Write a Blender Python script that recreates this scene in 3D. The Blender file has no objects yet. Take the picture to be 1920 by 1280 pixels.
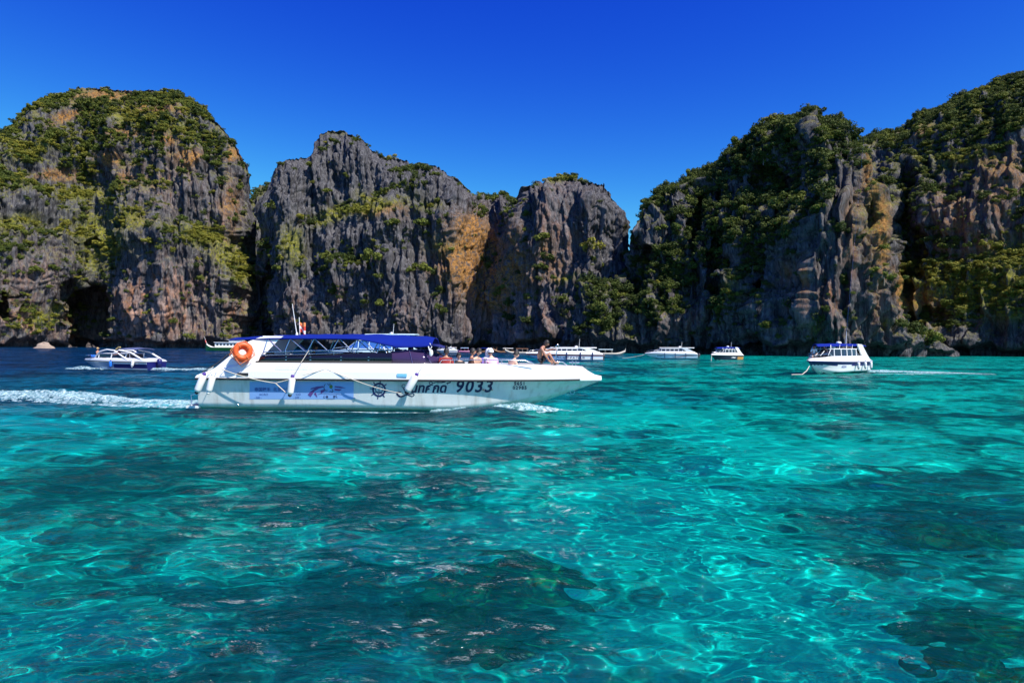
import bpy, math, random
import numpy as np
from mathutils import Vector, Matrix, Euler

# ------------------------------------------------------------------ camera, sky, sun, exposure
C = bpy.context.scene
COL = C.collection
R = math.radians
F = 1251.0                                   # focal length in pixels of the 1920 px wide photograph
CAMZ = 2.2
cam = bpy.data.objects.new('camera', bpy.data.cameras.new('camera'))
COL.objects.link(cam); C.camera = cam
cam.data.sensor_width = 36
cam.data.lens = 36*F/1920
cam.data.clip_end = 4000
ROLL = math.atan(14/1920)
cam.matrix_world = Matrix.Translation((0, 0, CAMZ)) @ Euler((R(90+0.366), 0, 0)).to_matrix().to_4x4() @ Matrix.Rotation(ROLL, 4, 'Z')

EL, AZ = 52, 50                              # sun: height, and degrees to the right of straight behind the camera
w = bpy.data.worlds.new('World'); C.world = w; w.use_nodes = True
nt = w.node_tree; bg = nt.nodes['Background']
sky = nt.nodes.new('ShaderNodeTexSky'); sky.sky_type = 'NISHITA'; sky.sun_disc = False
sky.sun_elevation = R(EL); sky.sun_rotation = R(180-AZ)
sky.air_density = 1.0; sky.dust_density = 0.0; sky.ozone_density = 3.0
EXPO = .68
sp_, cb_ = nt.nodes.new('ShaderNodeSeparateColor'), nt.nodes.new('ShaderNodeCombineColor')
nt.links.new(sky.outputs[0], sp_.inputs[0])
for i, (pw, k, top) in enumerate(((3.0, 6.2, .22), (2.6, 5.9, .60), (.9, 1.8, 1.05))):   # the deep blue of the dry-season sky
    q = [nt.nodes.new('ShaderNodeMath') for _ in range(3)]
    for n_, op, v in zip(q, ('POWER', 'MULTIPLY', 'SMOOTH_MIN'), (pw, 10*k*.1**pw/2**EXPO, 10*top/2**EXPO)):
        n_.operation = op; n_.inputs[1].default_value = v; n_.inputs[2].default_value = v*.8 if op == 'SMOOTH_MIN' else 0
    nt.links.new(sp_.outputs[i], q[0].inputs[0]); nt.links.new(q[0].outputs[0], q[1].inputs[0]); nt.links.new(q[1].outputs[0], q[2].inputs[0]); nt.links.new(q[2].outputs[0], cb_.inputs[i])
nt.links.new(cb_.outputs[0], bg.inputs[0]); bg.inputs[1].default_value = 0.1
sd = bpy.data.lights.new('sun', 'SUN'); sd.energy = 4.8; sd.angle = R(0.5); sd.color = (1, .95, .86)
sun = bpy.data.objects.new('sun', sd); COL.objects.link(sun)
tosun = Vector((math.sin(R(AZ))*math.cos(R(EL)), -math.cos(R(AZ))*math.cos(R(EL)), math.sin(R(EL))))
sun.rotation_euler = (-tosun).to_track_quat('-Z', 'Y').to_euler()
sun.location = tosun*200
sd.cycles.is_caustics_light = True
vs = C.view_settings
vs.view_transform = 'Standard'; vs.look = 'None'; vs.exposure = EXPO; vs.gamma = 1; vs.use_curve_mapping = False
C.cycles.use_denoising = True
C.cycles.max_bounces = 7
C.cycles.transparent_max_bounces = 16
C.cycles.sample_clamp_indirect = 6

def hor(px): return 641+14*np.asarray(px)/1920
def at(px, py, Y):                           # a point of the place, Y metres ahead, seen in that direction
    return Vector(((px-960)/F*Y, Y, CAMZ-(py-float(hor(px)))/F*Y))
def on_water(px, py, z=0.0):
    Y = (CAMZ-z)*F/(py-float(hor(px)))
    return Vector(((px-960)/F*Y, Y, z))

# ------------------------------------------------------------------ helpers
rng = np.random.default_rng(11)
random.seed(5)
_perm = np.random.default_rng(1).permutation(256); _perm = np.concatenate([_perm, _perm, _perm])
_grad = np.random.default_rng(2).normal(size=(256, 3)); _grad /= np.linalg.norm(_grad, axis=1)[:, None]
def pn(x, y, z):
    x, y, z = np.broadcast_arrays(np.asarray(x, float), np.asarray(y, float), np.asarray(z, float))
    sh = x.shape; x, y, z = x.ravel(), y.ravel(), z.ravel()
    xi, yi, zi = np.floor(x).astype(int), np.floor(y).astype(int), np.floor(z).astype(int)
    fx, fy, fz = x-xi, y-yi, z-zi
    u, v, q = [t*t*t*(t*(t*6-15)+10) for t in (fx, fy, fz)]
    out = 0
    for a in (0, 1):
        for b in (0, 1):
            for c in (0, 1):
                g = _grad[_perm[_perm[_perm[(xi+a) & 255]+((yi+b) & 255)]+((zi+c) & 255)]]
                d = g[:, 0]*(fx-a)+g[:, 1]*(fy-b)+g[:, 2]*(fz-c)
                out = out+d*(u if a else 1-u)*(v if b else 1-v)*(q if c else 1-q)
    return (out*1.6).reshape(sh)
def fbm(x, y, z, n=4, gain=.5):
    s, a = 0, 1
    for k in range(n):
        s = s+a*pn(x+17.3*k, y-9.1*k, z+5.7*k); x, y, z = x*2.03, y*2.03, z*2.03; a *= gain
    return s
def sstep(a, b, x):
    t = np.clip((x-a)/(b-a), 0, 1); return t*t*(3-2*t)

def link_mesh(name, me, parent=None, loc=None):
    o = bpy.data.objects.new(name, me); COL.objects.link(o)
    if parent: o.parent = parent
    if loc is not None: o.location = loc
    return o
def np_mesh(name, V, Q, mat, smooth=True):
    me = bpy.data.meshes.new(name)
    V = np.ascontiguousarray(V, dtype=np.float32); Q = np.ascontiguousarray(Q, dtype=np.int32)
    k = Q.shape[1]
    me.vertices.add(len(V)); me.vertices.foreach_set('co', V.ravel())
    me.loops.add(Q.size); me.loops.foreach_set('vertex_index', Q.ravel())
    me.polygons.add(len(Q)); me.polygons.foreach_set('loop_start', np.arange(0, Q.size, k, dtype=np.int32))
    me.update(); me.validate()
    if smooth: me.shade_smooth()
    for m in (mat if isinstance(mat, (list, tuple)) else [mat]): me.materials.append(m)
    return me
def grid_quads(n, m):
    i = np.arange(n*m).reshape(n, m)
    return np.stack([i[:-1, :-1], i[:-1, 1:], i[1:, 1:], i[1:, :-1]], -1).reshape(-1, 4)
def tag(o, label=None, cat=None, group=None, kind=None):
    for k, v in (('label', label), ('category', cat), ('group', group), ('kind', kind)):
        if v: o[k] = v
    return o
def empty(name, loc, rz=0, label=None, cat=None, group=None):
    o = bpy.data.objects.new(name, None); COL.objects.link(o)
    o.location = loc; o.rotation_euler = (0, 0, rz); o.empty_display_size = .3
    return tag(o, label, cat, group)

class MB:                                    # collects shapes for one mesh object
    def __init__(s): s.v, s.f, s.m, s.sm = [], [], [], []
    def add(s, v, f, mi=0, smooth=False):
        b = len(s.v); s.v += [tuple(p) for p in v]
        for q in f: s.f.append([b+i for i in q]); s.m.append(mi); s.sm.append(smooth)
    def box(s, c, d, rot=None, mi=0):
        M = rot.to_matrix() if rot is not None else Matrix.Identity(3)
        P = [M @ Vector((x*d[0]/2, y*d[1]/2, z*d[2]/2))+Vector(c) for x in (-1, 1) for y in (-1, 1) for z in (-1, 1)]
        s.add(P, [(0, 1, 3, 2), (4, 6, 7, 5), (0, 4, 5, 1), (2, 3, 7, 6), (0, 2, 6, 4), (1, 5, 7, 3)], mi)
    def tube(s, pts, r, n=7, mi=0, caps=True, closed=False):
        pts = [Vector(p) for p in pts]; N = len(pts)
        rs = r if isinstance(r, (list, tuple)) else [r]*N
        rings = []; up = None
        for i, p in enumerate(pts):
            a = pts[i-1] if (i or closed) else p
            b = pts[(i+1) % N] if (i < N-1 or closed) else p
            t = (b-a).normalized()
            if up is None: up = Vector((0, 0, 1)) if abs(t.z) < .9 else Vector((0, 1, 0))
            sx = t.cross(up)
            if sx.length < 1e-4: sx = t.cross(Vector((1, 0, 0)))
            sx.normalize(); sy = sx.cross(t).normalized(); up = sy
            rings.append([p+(sx*math.cos(2*math.pi*k/n)+sy*math.sin(2*math.pi*k/n))*rs[i] for k in range(n)])
        s.loft(rings, mi=mi, closed_ring=True, caps=caps and not closed, smooth=True, wrap=closed)
    def loft(s, rings, mi=0, closed_ring=False, caps=False, smooth=True, wrap=False):
        n = len(rings[0]); V = [p for r in rings for p in r]; f = []
        L = len(rings)
        for i in range(L if wrap else L-1):
            j = (i+1) % L
            for k in range(n if closed_ring else n-1):
                kk = (k+1) % n
                f.append((i*n+k, i*n+kk, j*n+kk, j*n+k))
        s.add(V, f, mi, smooth)
        if caps:
            s.add(rings[0], [list(range(n))[::-1]], mi); s.add(rings[-1], [list(range(n))], mi)
    def lathe(s, prof, c=(0, 0, 0), n=14, axis=None, mi=0):      # prof: (r, z)
        M = Vector((0, 0, 1)).rotation_difference(Vector(axis)).to_matrix() if axis is not None else Matrix.Identity(3)
        rings = [[M @ Vector((r*math.cos(2*math.pi*k/n), r*math.sin(2*math.pi*k/n), z))+Vector(c) for k in range(n)] for r, z in prof]
        s.loft(rings, mi=mi, closed_ring=True, caps=True, smooth=True)
    def prism(s, poly, y0, y1, mi=0):        # poly in the x-z plane
        n = len(poly)
        V = [(x, y0, z) for x, z in poly]+[(x, y1, z) for x, z in poly]
        s.add(V, [list(range(n)), list(range(n, 2*n))[::-1]]+[(i, i+n, (i+1) % n+n, (i+1) % n) for i in range(n)], mi)
    def ball(s, c, rx, ry=None, rz=None, n=12, m=8, mi=0):
        ry = ry or rx; rz = rz or rx
        rings = [[(c[0]+rx*math.sin(math.pi*i/m)*math.cos(2*math.pi*k/n), c[1]+ry*math.sin(math.pi*i/m)*math.sin(2*math.pi*k/n), c[2]-rz*math.cos(math.pi*i/m)) for k in range(n)] for i in [.05]+list(range(1, m))+[m-.05]]
        s.loft(rings, mi=mi, closed_ring=True, caps=True)
    def build(s, name, mats, parent=None, bevel=0):
        me = bpy.data.meshes.new(name); me.from_pydata(s.v, [], s.f)
        me.polygons.foreach_set('material_index', s.m); me.polygons.foreach_set('use_smooth', s.sm)
        for m in (mats if isinstance(mats, (list, tuple)) else [mats]): me.materials.append(m)
        import bmesh
        b = bmesh.new(); b.from_mesh(me); bmesh.ops.recalc_face_normals(b, faces=b.faces); b.to_mesh(me); b.free()
        me.update()
        return link_mesh(name, me, parent)

# ------------------------------------------------------------------ materials
MATS = {}
def mat(name, col, rough=.5, metal=0, spec=.5, coat=0, noise=.12, scale=3.0, bump=0, emit=None):
    if name in MATS: return MATS[name]
    m = bpy.data.materials.new(name); m.use_nodes = True; t = m.node_tree; b = t.nodes['Principled BSDF']
    b.inputs['Roughness'].default_value = rough; b.inputs['Metallic'].default_value = metal
    b.inputs['Specular IOR Level'].default_value = spec; b.inputs['Coat Weight'].default_value = coat
    tc = t.nodes.new('ShaderNodeTexCoord')
    n = t.nodes.new('ShaderNodeTexNoise'); n.inputs['Scale'].default_value = scale; n.inputs['Detail'].default_value = 5
    t.links.new(tc.outputs['Object'], n.inputs['Vector'])
    mx = t.nodes.new('ShaderNodeMix'); mx.data_type = 'RGBA'
    mx.inputs['A'].default_value = (*[c*(1-noise) for c in col], 1); mx.inputs['B'].default_value = (*[min(1, c*(1+noise)) for c in col], 1)
    t.links.new(n.outputs[0], mx.inputs['Factor']); t.links.new(mx.outputs['Result'], b.inputs['Base Color'])
    if bump:
        bp = t.nodes.new('ShaderNodeBump'); bp.inputs['Strength'].default_value = bump; bp.inputs['Distance'].default_value = .02
        t.links.new(n.outputs[0], bp.inputs['Height']); t.links.new(bp.outputs[0], b.inputs['Normal'])
    MATS[name] = m
    return m
def glass(name, col, alpha=.5, rough=.03):
    if name in MATS: return MATS[name]
    m = bpy.data.materials.new(name); m.use_nodes = True; t = m.node_tree; t.nodes.clear()
    o = t.nodes.new('ShaderNodeOutputMaterial'); tr = t.nodes.new('ShaderNodeBsdfTransparent'); tr.inputs[0].default_value = (*col, 1)
    p = t.nodes.new('ShaderNodeBsdfPrincipled'); p.inputs['Base Color'].default_value = (*[c*.35 for c in col], 1); p.inputs['Roughness'].default_value = rough
    mx = t.nodes.new('ShaderNodeMixShader'); mx.inputs[0].default_value = alpha
    t.links.new(tr.outputs[0], mx.inputs[1]); t.links.new(p.outputs[0], mx.inputs[2]); t.links.new(mx.outputs[0], o.inputs[0])
    MATS[name] = m
    return m
# ------------------------------------------------------------------ sea bed and water
def boat_mound(X, Y):                        # the swell that runs along the big boat's hull
    z = .20*np.exp(-((X+0.9)/1.5)**2-((Y-21.0)/.8)**2)
    z += .10*np.exp(-((X-0.2)/1.2)**2-((Y-20.4)/.7)**2)
    z -= .07*np.exp(-((X+4.5)/2.2)**2-((Y-21.0)/.8)**2)
    z += .08*np.exp(-((X+9.6)/1.2)**2-((Y-21.0)/.7)**2)
    return z
def make_water():
    nr, na = 840, 590
    r = np.concatenate([np.linspace(.2, 3.2, 40, endpoint=False), 3.2*(420/3.2)**(np.linspace(0, 1, nr-40))])
    deg = np.concatenate([np.linspace(-180, -50, 24, endpoint=False), np.linspace(-50, -42, 20, endpoint=False), np.linspace(-42, 42, na-203), np.linspace(42, 78, 121)[1:], np.linspace(78, 100, 24)[1:], np.linspace(100, 180, 17)[1:]])
    a = np.radians(deg); na = len(a)
    RR, AA = np.meshgrid(r, a, indexing='ij')
    X = RR*np.sin(AA); Y = RR*np.cos(AA); Z = np.zeros_like(X)
    g = np.random.default_rng(3)
    sp = np.maximum(np.maximum(RR*math.log(420/3.2)/(nr-40), .03), RR*np.gradient(a)[None, :])
    wx = .35*fbm(X*.25, Y*.25, 0, 2); wy = .35*fbm(X*.25, Y*.25, 7.7, 2)
    gust = .75+.5*fbm(X*.07, Y*.1, 3.3, 2)
    L = 7.5
    while L > .20:
        f = np.clip((L/sp-2.6)/3, 0, 1)
        amp = .0062*L**.80*(1.0 if L > 3 else 1.6 if L > .7 else 1.25)
        for k in range(3):
            th = R(70)+g.normal(0, .55); kk = 2*math.pi/L; ph = g.uniform(0, 6.28)
            arg = kk*((X+wx*min(1, L))*math.cos(th)+(Y+wy*min(1, L))*math.sin(th))+ph
            s = np.sin(arg)*.5 if k else (1-1.35*np.abs(np.sin(arg*.5)))*.62
            Z += amp*f*s*(gust if L < 2 else 1)
        L *= .845
    Z += boat_mound(X, Y)
    V = np.stack([X, Y, Z], -1).reshape(-1, 3)
    m = bpy.data.materials.new('clear_sea_water'); m.use_nodes = True; t = m.node_tree; t.nodes.clear(); N = t.nodes.new; Lk = t.links.new
    out = N('ShaderNodeOutputMaterial'); geo = N('ShaderNodeNewGeometry')
    mp = N('ShaderNodeMapping'); mp.inputs['Scale'].default_value = (.022, .05, 0); Lk(geo.outputs['Position'], mp.inputs[0])
    n = N('ShaderNodeTexNoise'); n.inputs['Scale'].default_value = 1; n.inputs['Detail'].default_value = 3; Lk(mp.outputs[0], n.inputs['Vector'])
    sx = N('ShaderNodeSeparateXYZ'); Lk(geo.outputs['Position'], sx.inputs[0])
    # the bay drops off towards the left: deeper, bluer water
    a1 = N('ShaderNodeMath'); a1.operation = 'MULTIPLY_ADD'; a1.inputs[1].default_value = -.012; a1.inputs[2].default_value = .10; Lk(sx.outputs['X'], a1.inputs[0])
    a2 = N('ShaderNodeMath'); a2.operation = 'MULTIPLY_ADD'; a2.inputs[1].default_value = .0035; a2.inputs[2].default_value = -.34; Lk(sx.outputs['Y'], a2.inputs[0])
    ad = N('ShaderNodeMath'); ad.operation = 'ADD'; Lk(a1.outputs[0], ad.inputs[0]); Lk(a2.outputs[0], ad.inputs[1])
    ad2 = N('ShaderNodeMath'); ad2.operation = 'ADD'; Lk(ad.outputs[0], ad2.inputs[0]); Lk(n.outputs[0], ad2.inputs[1])
    cr = N('ShaderNodeValToRGB'); e = cr.color_ramp.elements
    e[0].position = .30; e[0].color = (.035, .72, .74, 1); e[1].position = 1.0; e[1].color = (.012, .22, .46, 1)
    x = e.new(.55); x.color = (.02, .46, .68, 1)
    Lk(ad2.outputs[0], cr.inputs[0])
    rf = N('ShaderNodeBsdfRefraction'); rf.inputs['Roughness'].default_value = 0; rf.inputs['IOR'].default_value = 1.33; Lk(cr.outputs[0], rf.inputs['Color'])
    # small chop, finer than the mesh, and the light scattered back by the water itself
    def chop(sc, det, rot, seed):
        q = N('ShaderNodeMapping'); q.inputs['Rotation'].default_value = (0, 0, rot); q.inputs['Scale'].default_value = (sc*.55, sc, sc); q.inputs['Location'].default_value = (seed, seed, 0); Lk(geo.outputs['Position'], q.inputs[0])
        k = N('ShaderNodeTexNoise'); k.inputs['Scale'].default_value = 1; k.inputs['Detail'].default_value = det; k.inputs['Roughness'].default_value = .62; k.inputs['Distortion'].default_value = .6; Lk(q.outputs[0], k.inputs['Vector']); return k.outputs[0]
    c1, c2 = chop(2.6, 5, .25, 0), chop(.75, 4, -.2, 5)
    hm = N('ShaderNodeMath'); hm.operation = 'MULTIPLY_ADD'; hm.inputs[1].default_value = 2.4; Lk(c2, hm.inputs[0]); Lk(c1, hm.inputs[2])
    bp = N('ShaderNodeBump'); bp.inputs['Strength'].default_value = 1; bp.inputs['Distance'].default_value = .22; Lk(hm.outputs[0], bp.inputs['Height'])
    sc_ = N('ShaderNodeValToRGB'); e = sc_.color_ramp.elements
    e[0].position = .25; e[0].color = (.005, .22, .24, 1); e[1].position = 1.0; e[1].color = (.003, .06, .16, 1); x = e.new(.6); x.color = (.004, .12, .24, 1)
    Lk(ad2.outputs[0], sc_.inputs[0])
    bp2 = N('ShaderNodeBump'); bp2.inputs['Strength'].default_value = 1; bp2.inputs['Distance'].default_value = .05
    df = N('ShaderNodeBsdfDiffuse'); Lk(sc_.outputs[0], df.inputs[0]); Lk(bp.outputs[0], df.inputs['Normal'])
    gl = N('ShaderNodeBsdfGlossy'); gl.inputs['Roughness'].default_value = .03; Lk(bp.outputs[0], gl.inputs['Normal'])
    fr = N('ShaderNodeFresnel'); fr.inputs['IOR'].default_value = 1.33; Lk(bp.outputs[0], fr.inputs['Normal'])
    fm = N('ShaderNodeMath'); fm.operation = 'MULTIPLY'; fm.inputs[1].default_value = .66; Lk(fr.outputs[0], fm.inputs[0])
    m1 = N('ShaderNodeMixShader'); m1.inputs[0].default_value = .12; Lk(rf.outputs[0], m1.inputs[1]); Lk(df.outputs[0], m1.inputs[2])
    mx = N('ShaderNodeMixShader'); Lk(fm.outputs[0], mx.inputs[0]); Lk(m1.outputs[0], mx.inputs[1]); Lk(gl.outputs[0], mx.inputs[2])
    Lk(mx.outputs[0], out.inputs[0])
    me = np_mesh('water', V, grid_quads(nr, na)[:, ::-1], m)
    if me.polygons[0].normal.z < 0: me.flip_normals()
    o = link_mesh('water', me); o['kind'] = 'structure'
    o.cycles.is_caustics_caster = True
    return o
water = make_water()

def bed_z(X, Y):
    z = -2.3-.016*np.clip(Y, 0, 90)+.018*np.clip(X, -40, 25)*np.clip(Y/20, 0, 1)
    return z+.35*fbm(X*.22, Y*.22, 1.1, 3)+.12*fbm(X*.9, Y*.9, 4.1, 3)
def bed_at(px, py, dep=2.35):               # the sea-bed point seen through the surface in that direction
    s = on_water(px, py); d = (s-Vector((0, 0, CAMZ))).normalized(); h = math.hypot(d.x, d.y)
    th = math.asin(h/1.33); k = dep*math.tan(th)/h
    return Vector((s.x+d.x*k, s.y+d.y*k, -dep))
# reef patches (dark, +) and clean sand (pale, -)
REEF = [(920, 1120, 120, 50, .27), (900, 1190, 110, 30, .14), (1820, 1190, 130, 60, .24), (1800, 985, 100, 22, .20), (1500, 1020, 60, 25, .1), (300, 880, 300, 30, .07), (420, 960, 300, 40, .06), (820, 900, 200, 20, .10), (100, 1050, 120, 40, .04),
        (1900, 1080, 60, 40, .12), (560, 1130, 120, 40, .02), (1240, 1110, 60, 40, .10), (120, 1200, 200, 60, -.16), (760, 1200, 60, 50, -.2), (1420, 1120, 160, 60, -.16), (1250, 940, 160, 50, -.10), (620, 850, 100, 16, -.16), (80, 790, 160, 16, -.14), (1340, 800, 300, 30, -.12), (1350, 1150, 160, 60, -.08), (1640, 900, 120, 18, .06), (1150, 860, 120, 20, .10), (1700, 780, 160, 10, .12), (260, 1000, 120, 26, .12), (640, 950, 160, 24, .08), (1560, 860, 200, 16, -.12),
        (1080, 990, 120, 30, -.10), (700, 1000, 120, 30, -.04), (1500, 1230, 200, 50, -.1), (1150, 1230, 100, 40, -.1), (900, 870, 120, 14, -.1), (1000, 800, 160, 16, -.08)]
def make_bed():
    nr, na = 300, 240
    r = 1.0*(430)**(np.linspace(0, 1, nr)); a = np.radians(np.linspace(-100, 100, na))
    RR, AA = np.meshgrid(r, a, indexing='ij'); X = RR*np.sin(AA); Y = RR*np.cos(AA)-.8
    Z = bed_z(X, Y)
    m = bpy.data.materials.new('sand_and_coral'); m.use_nodes = True; t = m.node_tree; N = t.nodes.new; Lk = t.links.new
    b = t.nodes['Principled BSDF']; b.inputs['Roughness'].default_value = 1; b.inputs['Specular IOR Level'].default_value = 0
    geo = N('ShaderNodeNewGeometry')
    def noise(sc, det, seed, ro=.55):
        mp = N('ShaderNodeMapping'); mp.inputs['Scale'].default_value = (sc, sc*1.25, sc); mp.inputs['Location'].default_value = (seed, seed*.7, 0); Lk(geo.outputs['Position'], mp.inputs[0])
        n = N('ShaderNodeTexNoise'); n.inputs['Scale'].default_value = 1; n.inputs['Detail'].default_value = det; n.inputs['Roughness'].default_value = ro; Lk(mp.outputs[0], n.inputs['Vector']); return n
    at_ = N('ShaderNodeAttribute'); at_.attribute_name = 'reef'
    n1 = noise(.17, 7, 3.1, .68); n2 = noise(1.3, 6, 8.2, .70)
    add = N('ShaderNodeMath'); add.operation = 'MULTIPLY_ADD'; add.inputs[1].default_value = .8; Lk(n2.outputs[0], add.inputs[0]); Lk(n1.outputs[0], add.inputs[2])
    ad2 = N('ShaderNodeMath'); ad2.operation = 'SUBTRACT'; Lk(add.outputs[0], ad2.inputs[0]); Lk(at_.outputs['Fac'], ad2.inputs[1])
    cr = N('ShaderNodeValToRGB'); e = cr.color_ramp.elements
    e[0].position = .79; e[0].color = (.03, .085, .085, 1); e[1].position = 1.0; e[1].color = (.85, .86, .72, 1)
    x = e.new(.855); x.color = (.10, .22, .19, 1); x = e.new(.92); x.color = (.38, .52, .40, 1)
    Lk(ad2.outputs[0], cr.inputs[0]); Lk(cr.outputs[0], b.inputs['Base Color'])
    me = np_mesh('seabed', np.stack([X, Y, Z], -1).reshape(-1, 3), grid_quads(nr, na), m)
    if me.polygons[0].normal.z < 0: me.flip_normals()
    reef = np.zeros_like(X)-.012
    for px, py, rx, ry, k in REEF:
        c = bed_at(px, py); e1 = bed_at(px+rx, py); e2 = bed_at(px, py-ry)
        sx, sy = max(.3, abs(e1.x-c.x)), max(.3, abs(e2.y-c.y))
        reef += k*np.exp(-((X-c.x)/sx)**2-((Y-c.y)/sy)**2)
    a_ = me.attributes.new('reef', 'FLOAT', 'POINT'); a_.data.foreach_set('value', reef.astype(np.float32).ravel())
    o = link_mesh('seabed', me); o['kind'] = 'structure'; o.cycles.is_caustics_receiver = True
make_bed()

CORAL = bpy.data.materials.new('dark_coral'); CORAL.use_nodes = True
def coral_setup():
    t = CORAL.node_tree; N = t.nodes.new; L = t.links.new; b = t.nodes['Principled BSDF']; b.inputs['Roughness'].default_value = 1; b.inputs['Specular IOR Level'].default_value = 0
    g = N('ShaderNodeNewGeometry'); n = N('ShaderNodeTexNoise'); n.inputs['Scale'].default_value = 3.2; n.inputs['Detail'].default_value = 6; L(g.outputs['Position'], n.inputs['Vector'])
    c = N('ShaderNodeValToRGB'); e = c.color_ramp.elements; e[0].position = .42; e[0].color = (.018, .03, .024, 1); e[1].position = .66; e[1].color = (.34, .40, .17, 1); x = e.new(.55); x.color = (.08, .12, .06, 1)
    L(n.outputs[0], c.inputs[0]); L(c.outputs[0], b.inputs['Base Color'])
coral_setup()
def coral(px, py, rx, ry, h, label, seed):
    c = bed_at(px, py, 2.1); n, m = 40, 18
    a = np.linspace(0, 2*np.pi, n, endpoint=False)[None]; t = np.linspace(0, 1, m)[:, None]
    rr = (1-t**1.5)*(1+.35*fbm(np.cos(a)*1.3+seed, np.sin(a)*1.3, t*1.2, 3)); X = rr*np.cos(a)*rx; Y = rr*np.sin(a)*ry
    Z = h*t**.6*(1+.4*fbm(X*1.2+seed, Y*1.2, 0, 4))+.12*fbm(X*4, Y*4, seed, 3)-.25
    i = np.arange(n*m).reshape(m, n); q = np.stack([i[:-1], np.roll(i[:-1], -1, 1), np.roll(i[1:], -1, 1), i[1:]], -1).reshape(-1, 4)
    V = np.stack([X, Y, Z+np.zeros_like(X)], -1).reshape(-1, 3); V[:, 2] += float(bed_z(np.array(c.x), np.array(c.y)))
    o = link_mesh('coral_head', np_mesh('coral_head', V, q, CORAL), None, (c.x, c.y, 0)); o.cycles.is_caustics_receiver = True
    tag(o, label, 'coral', 'coral heads on the sea bed')
coral(850, 1120, .6, .45, 1.15, 'dark coral head under the clear water at the bottom centre', 1)
coral(985, 1085, .8, .55, 1.0, 'broad dark coral head just right of the bottom centre one', 5)
coral(930, 1195, .5, .3, .7, 'low mottled coral head nearest the bottom edge of the picture', 9)
coral(1830, 1195, .9, .5, .7, 'dark coral head in the bottom right corner', 13)
coral(1760, 985, .9, .6, .9, 'dark coral head below the right-hand ripples halfway to the boats', 17)
# ------------------------------------------------------------------ limestone cliffs
def rock_material():
    m = bpy.data.materials.new('weathered_limestone'); m.use_nodes = True; t = m.node_tree; N = t.nodes.new; Lk = t.links.new
    b = t.nodes['Principled BSDF']; b.inputs['Roughness'].default_value = .95; b.inputs['Specular IOR Level'].default_value = .15
    geo = N('ShaderNodeNewGeometry')
    def noise(sx, sz, det, ro=.6, seed=0):
        mp = N('ShaderNodeMapping'); mp.inputs['Scale'].default_value = (sx, sx, sz); mp.inputs['Location'].default_value = (seed, seed, seed); Lk(geo.outputs['Position'], mp.inputs[0])
        n = N('ShaderNodeTexNoise'); n.inputs['Scale'].default_value = 1; n.inputs['Detail'].default_value = det; n.inputs['Roughness'].default_value = ro; Lk(mp.outputs[0], n.inputs['Vector']); return n.outputs[0]
    def mix(f, A, B):
        x = N('ShaderNodeMix'); x.data_type = 'RGBA'
        for s, v in (('Factor', f), ('A', A), ('B', B)):
            if isinstance(v, tuple): x.inputs[s].default_value = (*v, 1)
            elif isinstance(v, float): x.inputs[s].default_value = v
            else: Lk(v, x.inputs[s])
        return x.outputs['Result']
    def ramp(v, a, b_):
        r = N('ShaderNodeMapRange'); r.inputs['From Min'].default_value = a; r.inputs['From Max'].default_value = b_; Lk(v, r.inputs['Value']); return r.outputs[0]
    def attr(n):
        a = N('ShaderNodeAttribute'); a.attribute_name = n; return a.outputs['Fac']
    def mul(a, c):
        x = N('ShaderNodeMath'); x.operation = 'MULTIPLY'; x.use_clamp = True; Lk(a, x.inputs[0])
        if isinstance(c, float): x.inputs[1].default_value = c
        else: Lk(c, x.inputs[1])
        return x.outputs[0]
    streak = noise(.7, .035, 8, .74); big = noise(.06, .05, 4, seed=9); fine = noise(1.5, .35, 6, .75, 3)
    col = mix(ramp(streak, .38, .66), (.014, .014, .020), (.185, .18, .192))
    col = mix(mul(ramp(fine, .52, .70), .8), col, (.28, .275, .28))
    col = mix(mul(ramp(noise(.09, .035, 5, .6, 21), .64, .76), .4), col, (.15, .10, .07))
    warm = mul(attr('warm'), ramp(noise(.3, .1, 6, .65, 31), .42, .6))
    col = mix(warm, col, mix(ramp(noise(.22, .12, 4, .6, 41), .4, .62), (.52, .37, .32), (.42, .17, .065)))
    crack = mul(ramp(noise(.6, .14, 7, .78, 71), .54, .62), .85)
    col = mix(crack, col, (.03, .028, .032))
    gcol = mix(ramp(noise(.9, .9, 6, .75, 51), .40, .6), (.06, .08, .016), (.29, .27, .035))
    col = mix(mul(attr('grass'), ramp(noise(.7, .6, 7, .75, 55), .36, .52)), col, gcol)
    dcol = mix(ramp(noise(1.1, 1.1, 6, .75, 61), .40, .6), (.16, .085, .03), (.52, .26, .075))
    col = mix(mul(attr('dry'), ramp(noise(.7, .6, 7, .75, 65), .40, .52)), col, dcol)
    Lk(col, b.inputs['Base Color'])
    h = N('ShaderNodeMath'); h.operation = 'MULTIPLY_ADD'; h.inputs[1].default_value = .45; Lk(fine, h.inputs[0]); Lk(streak, h.inputs[2])
    bp = N('ShaderNodeBump'); bp.inputs['Strength'].default_value = 1.0; bp.inputs['Distance'].default_value = 1.6; Lk(h.outputs[0], bp.inputs['Height']); Lk(bp.outputs[0], b.inputs['Normal'])
    return m
ROCK = rock_material()

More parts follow.
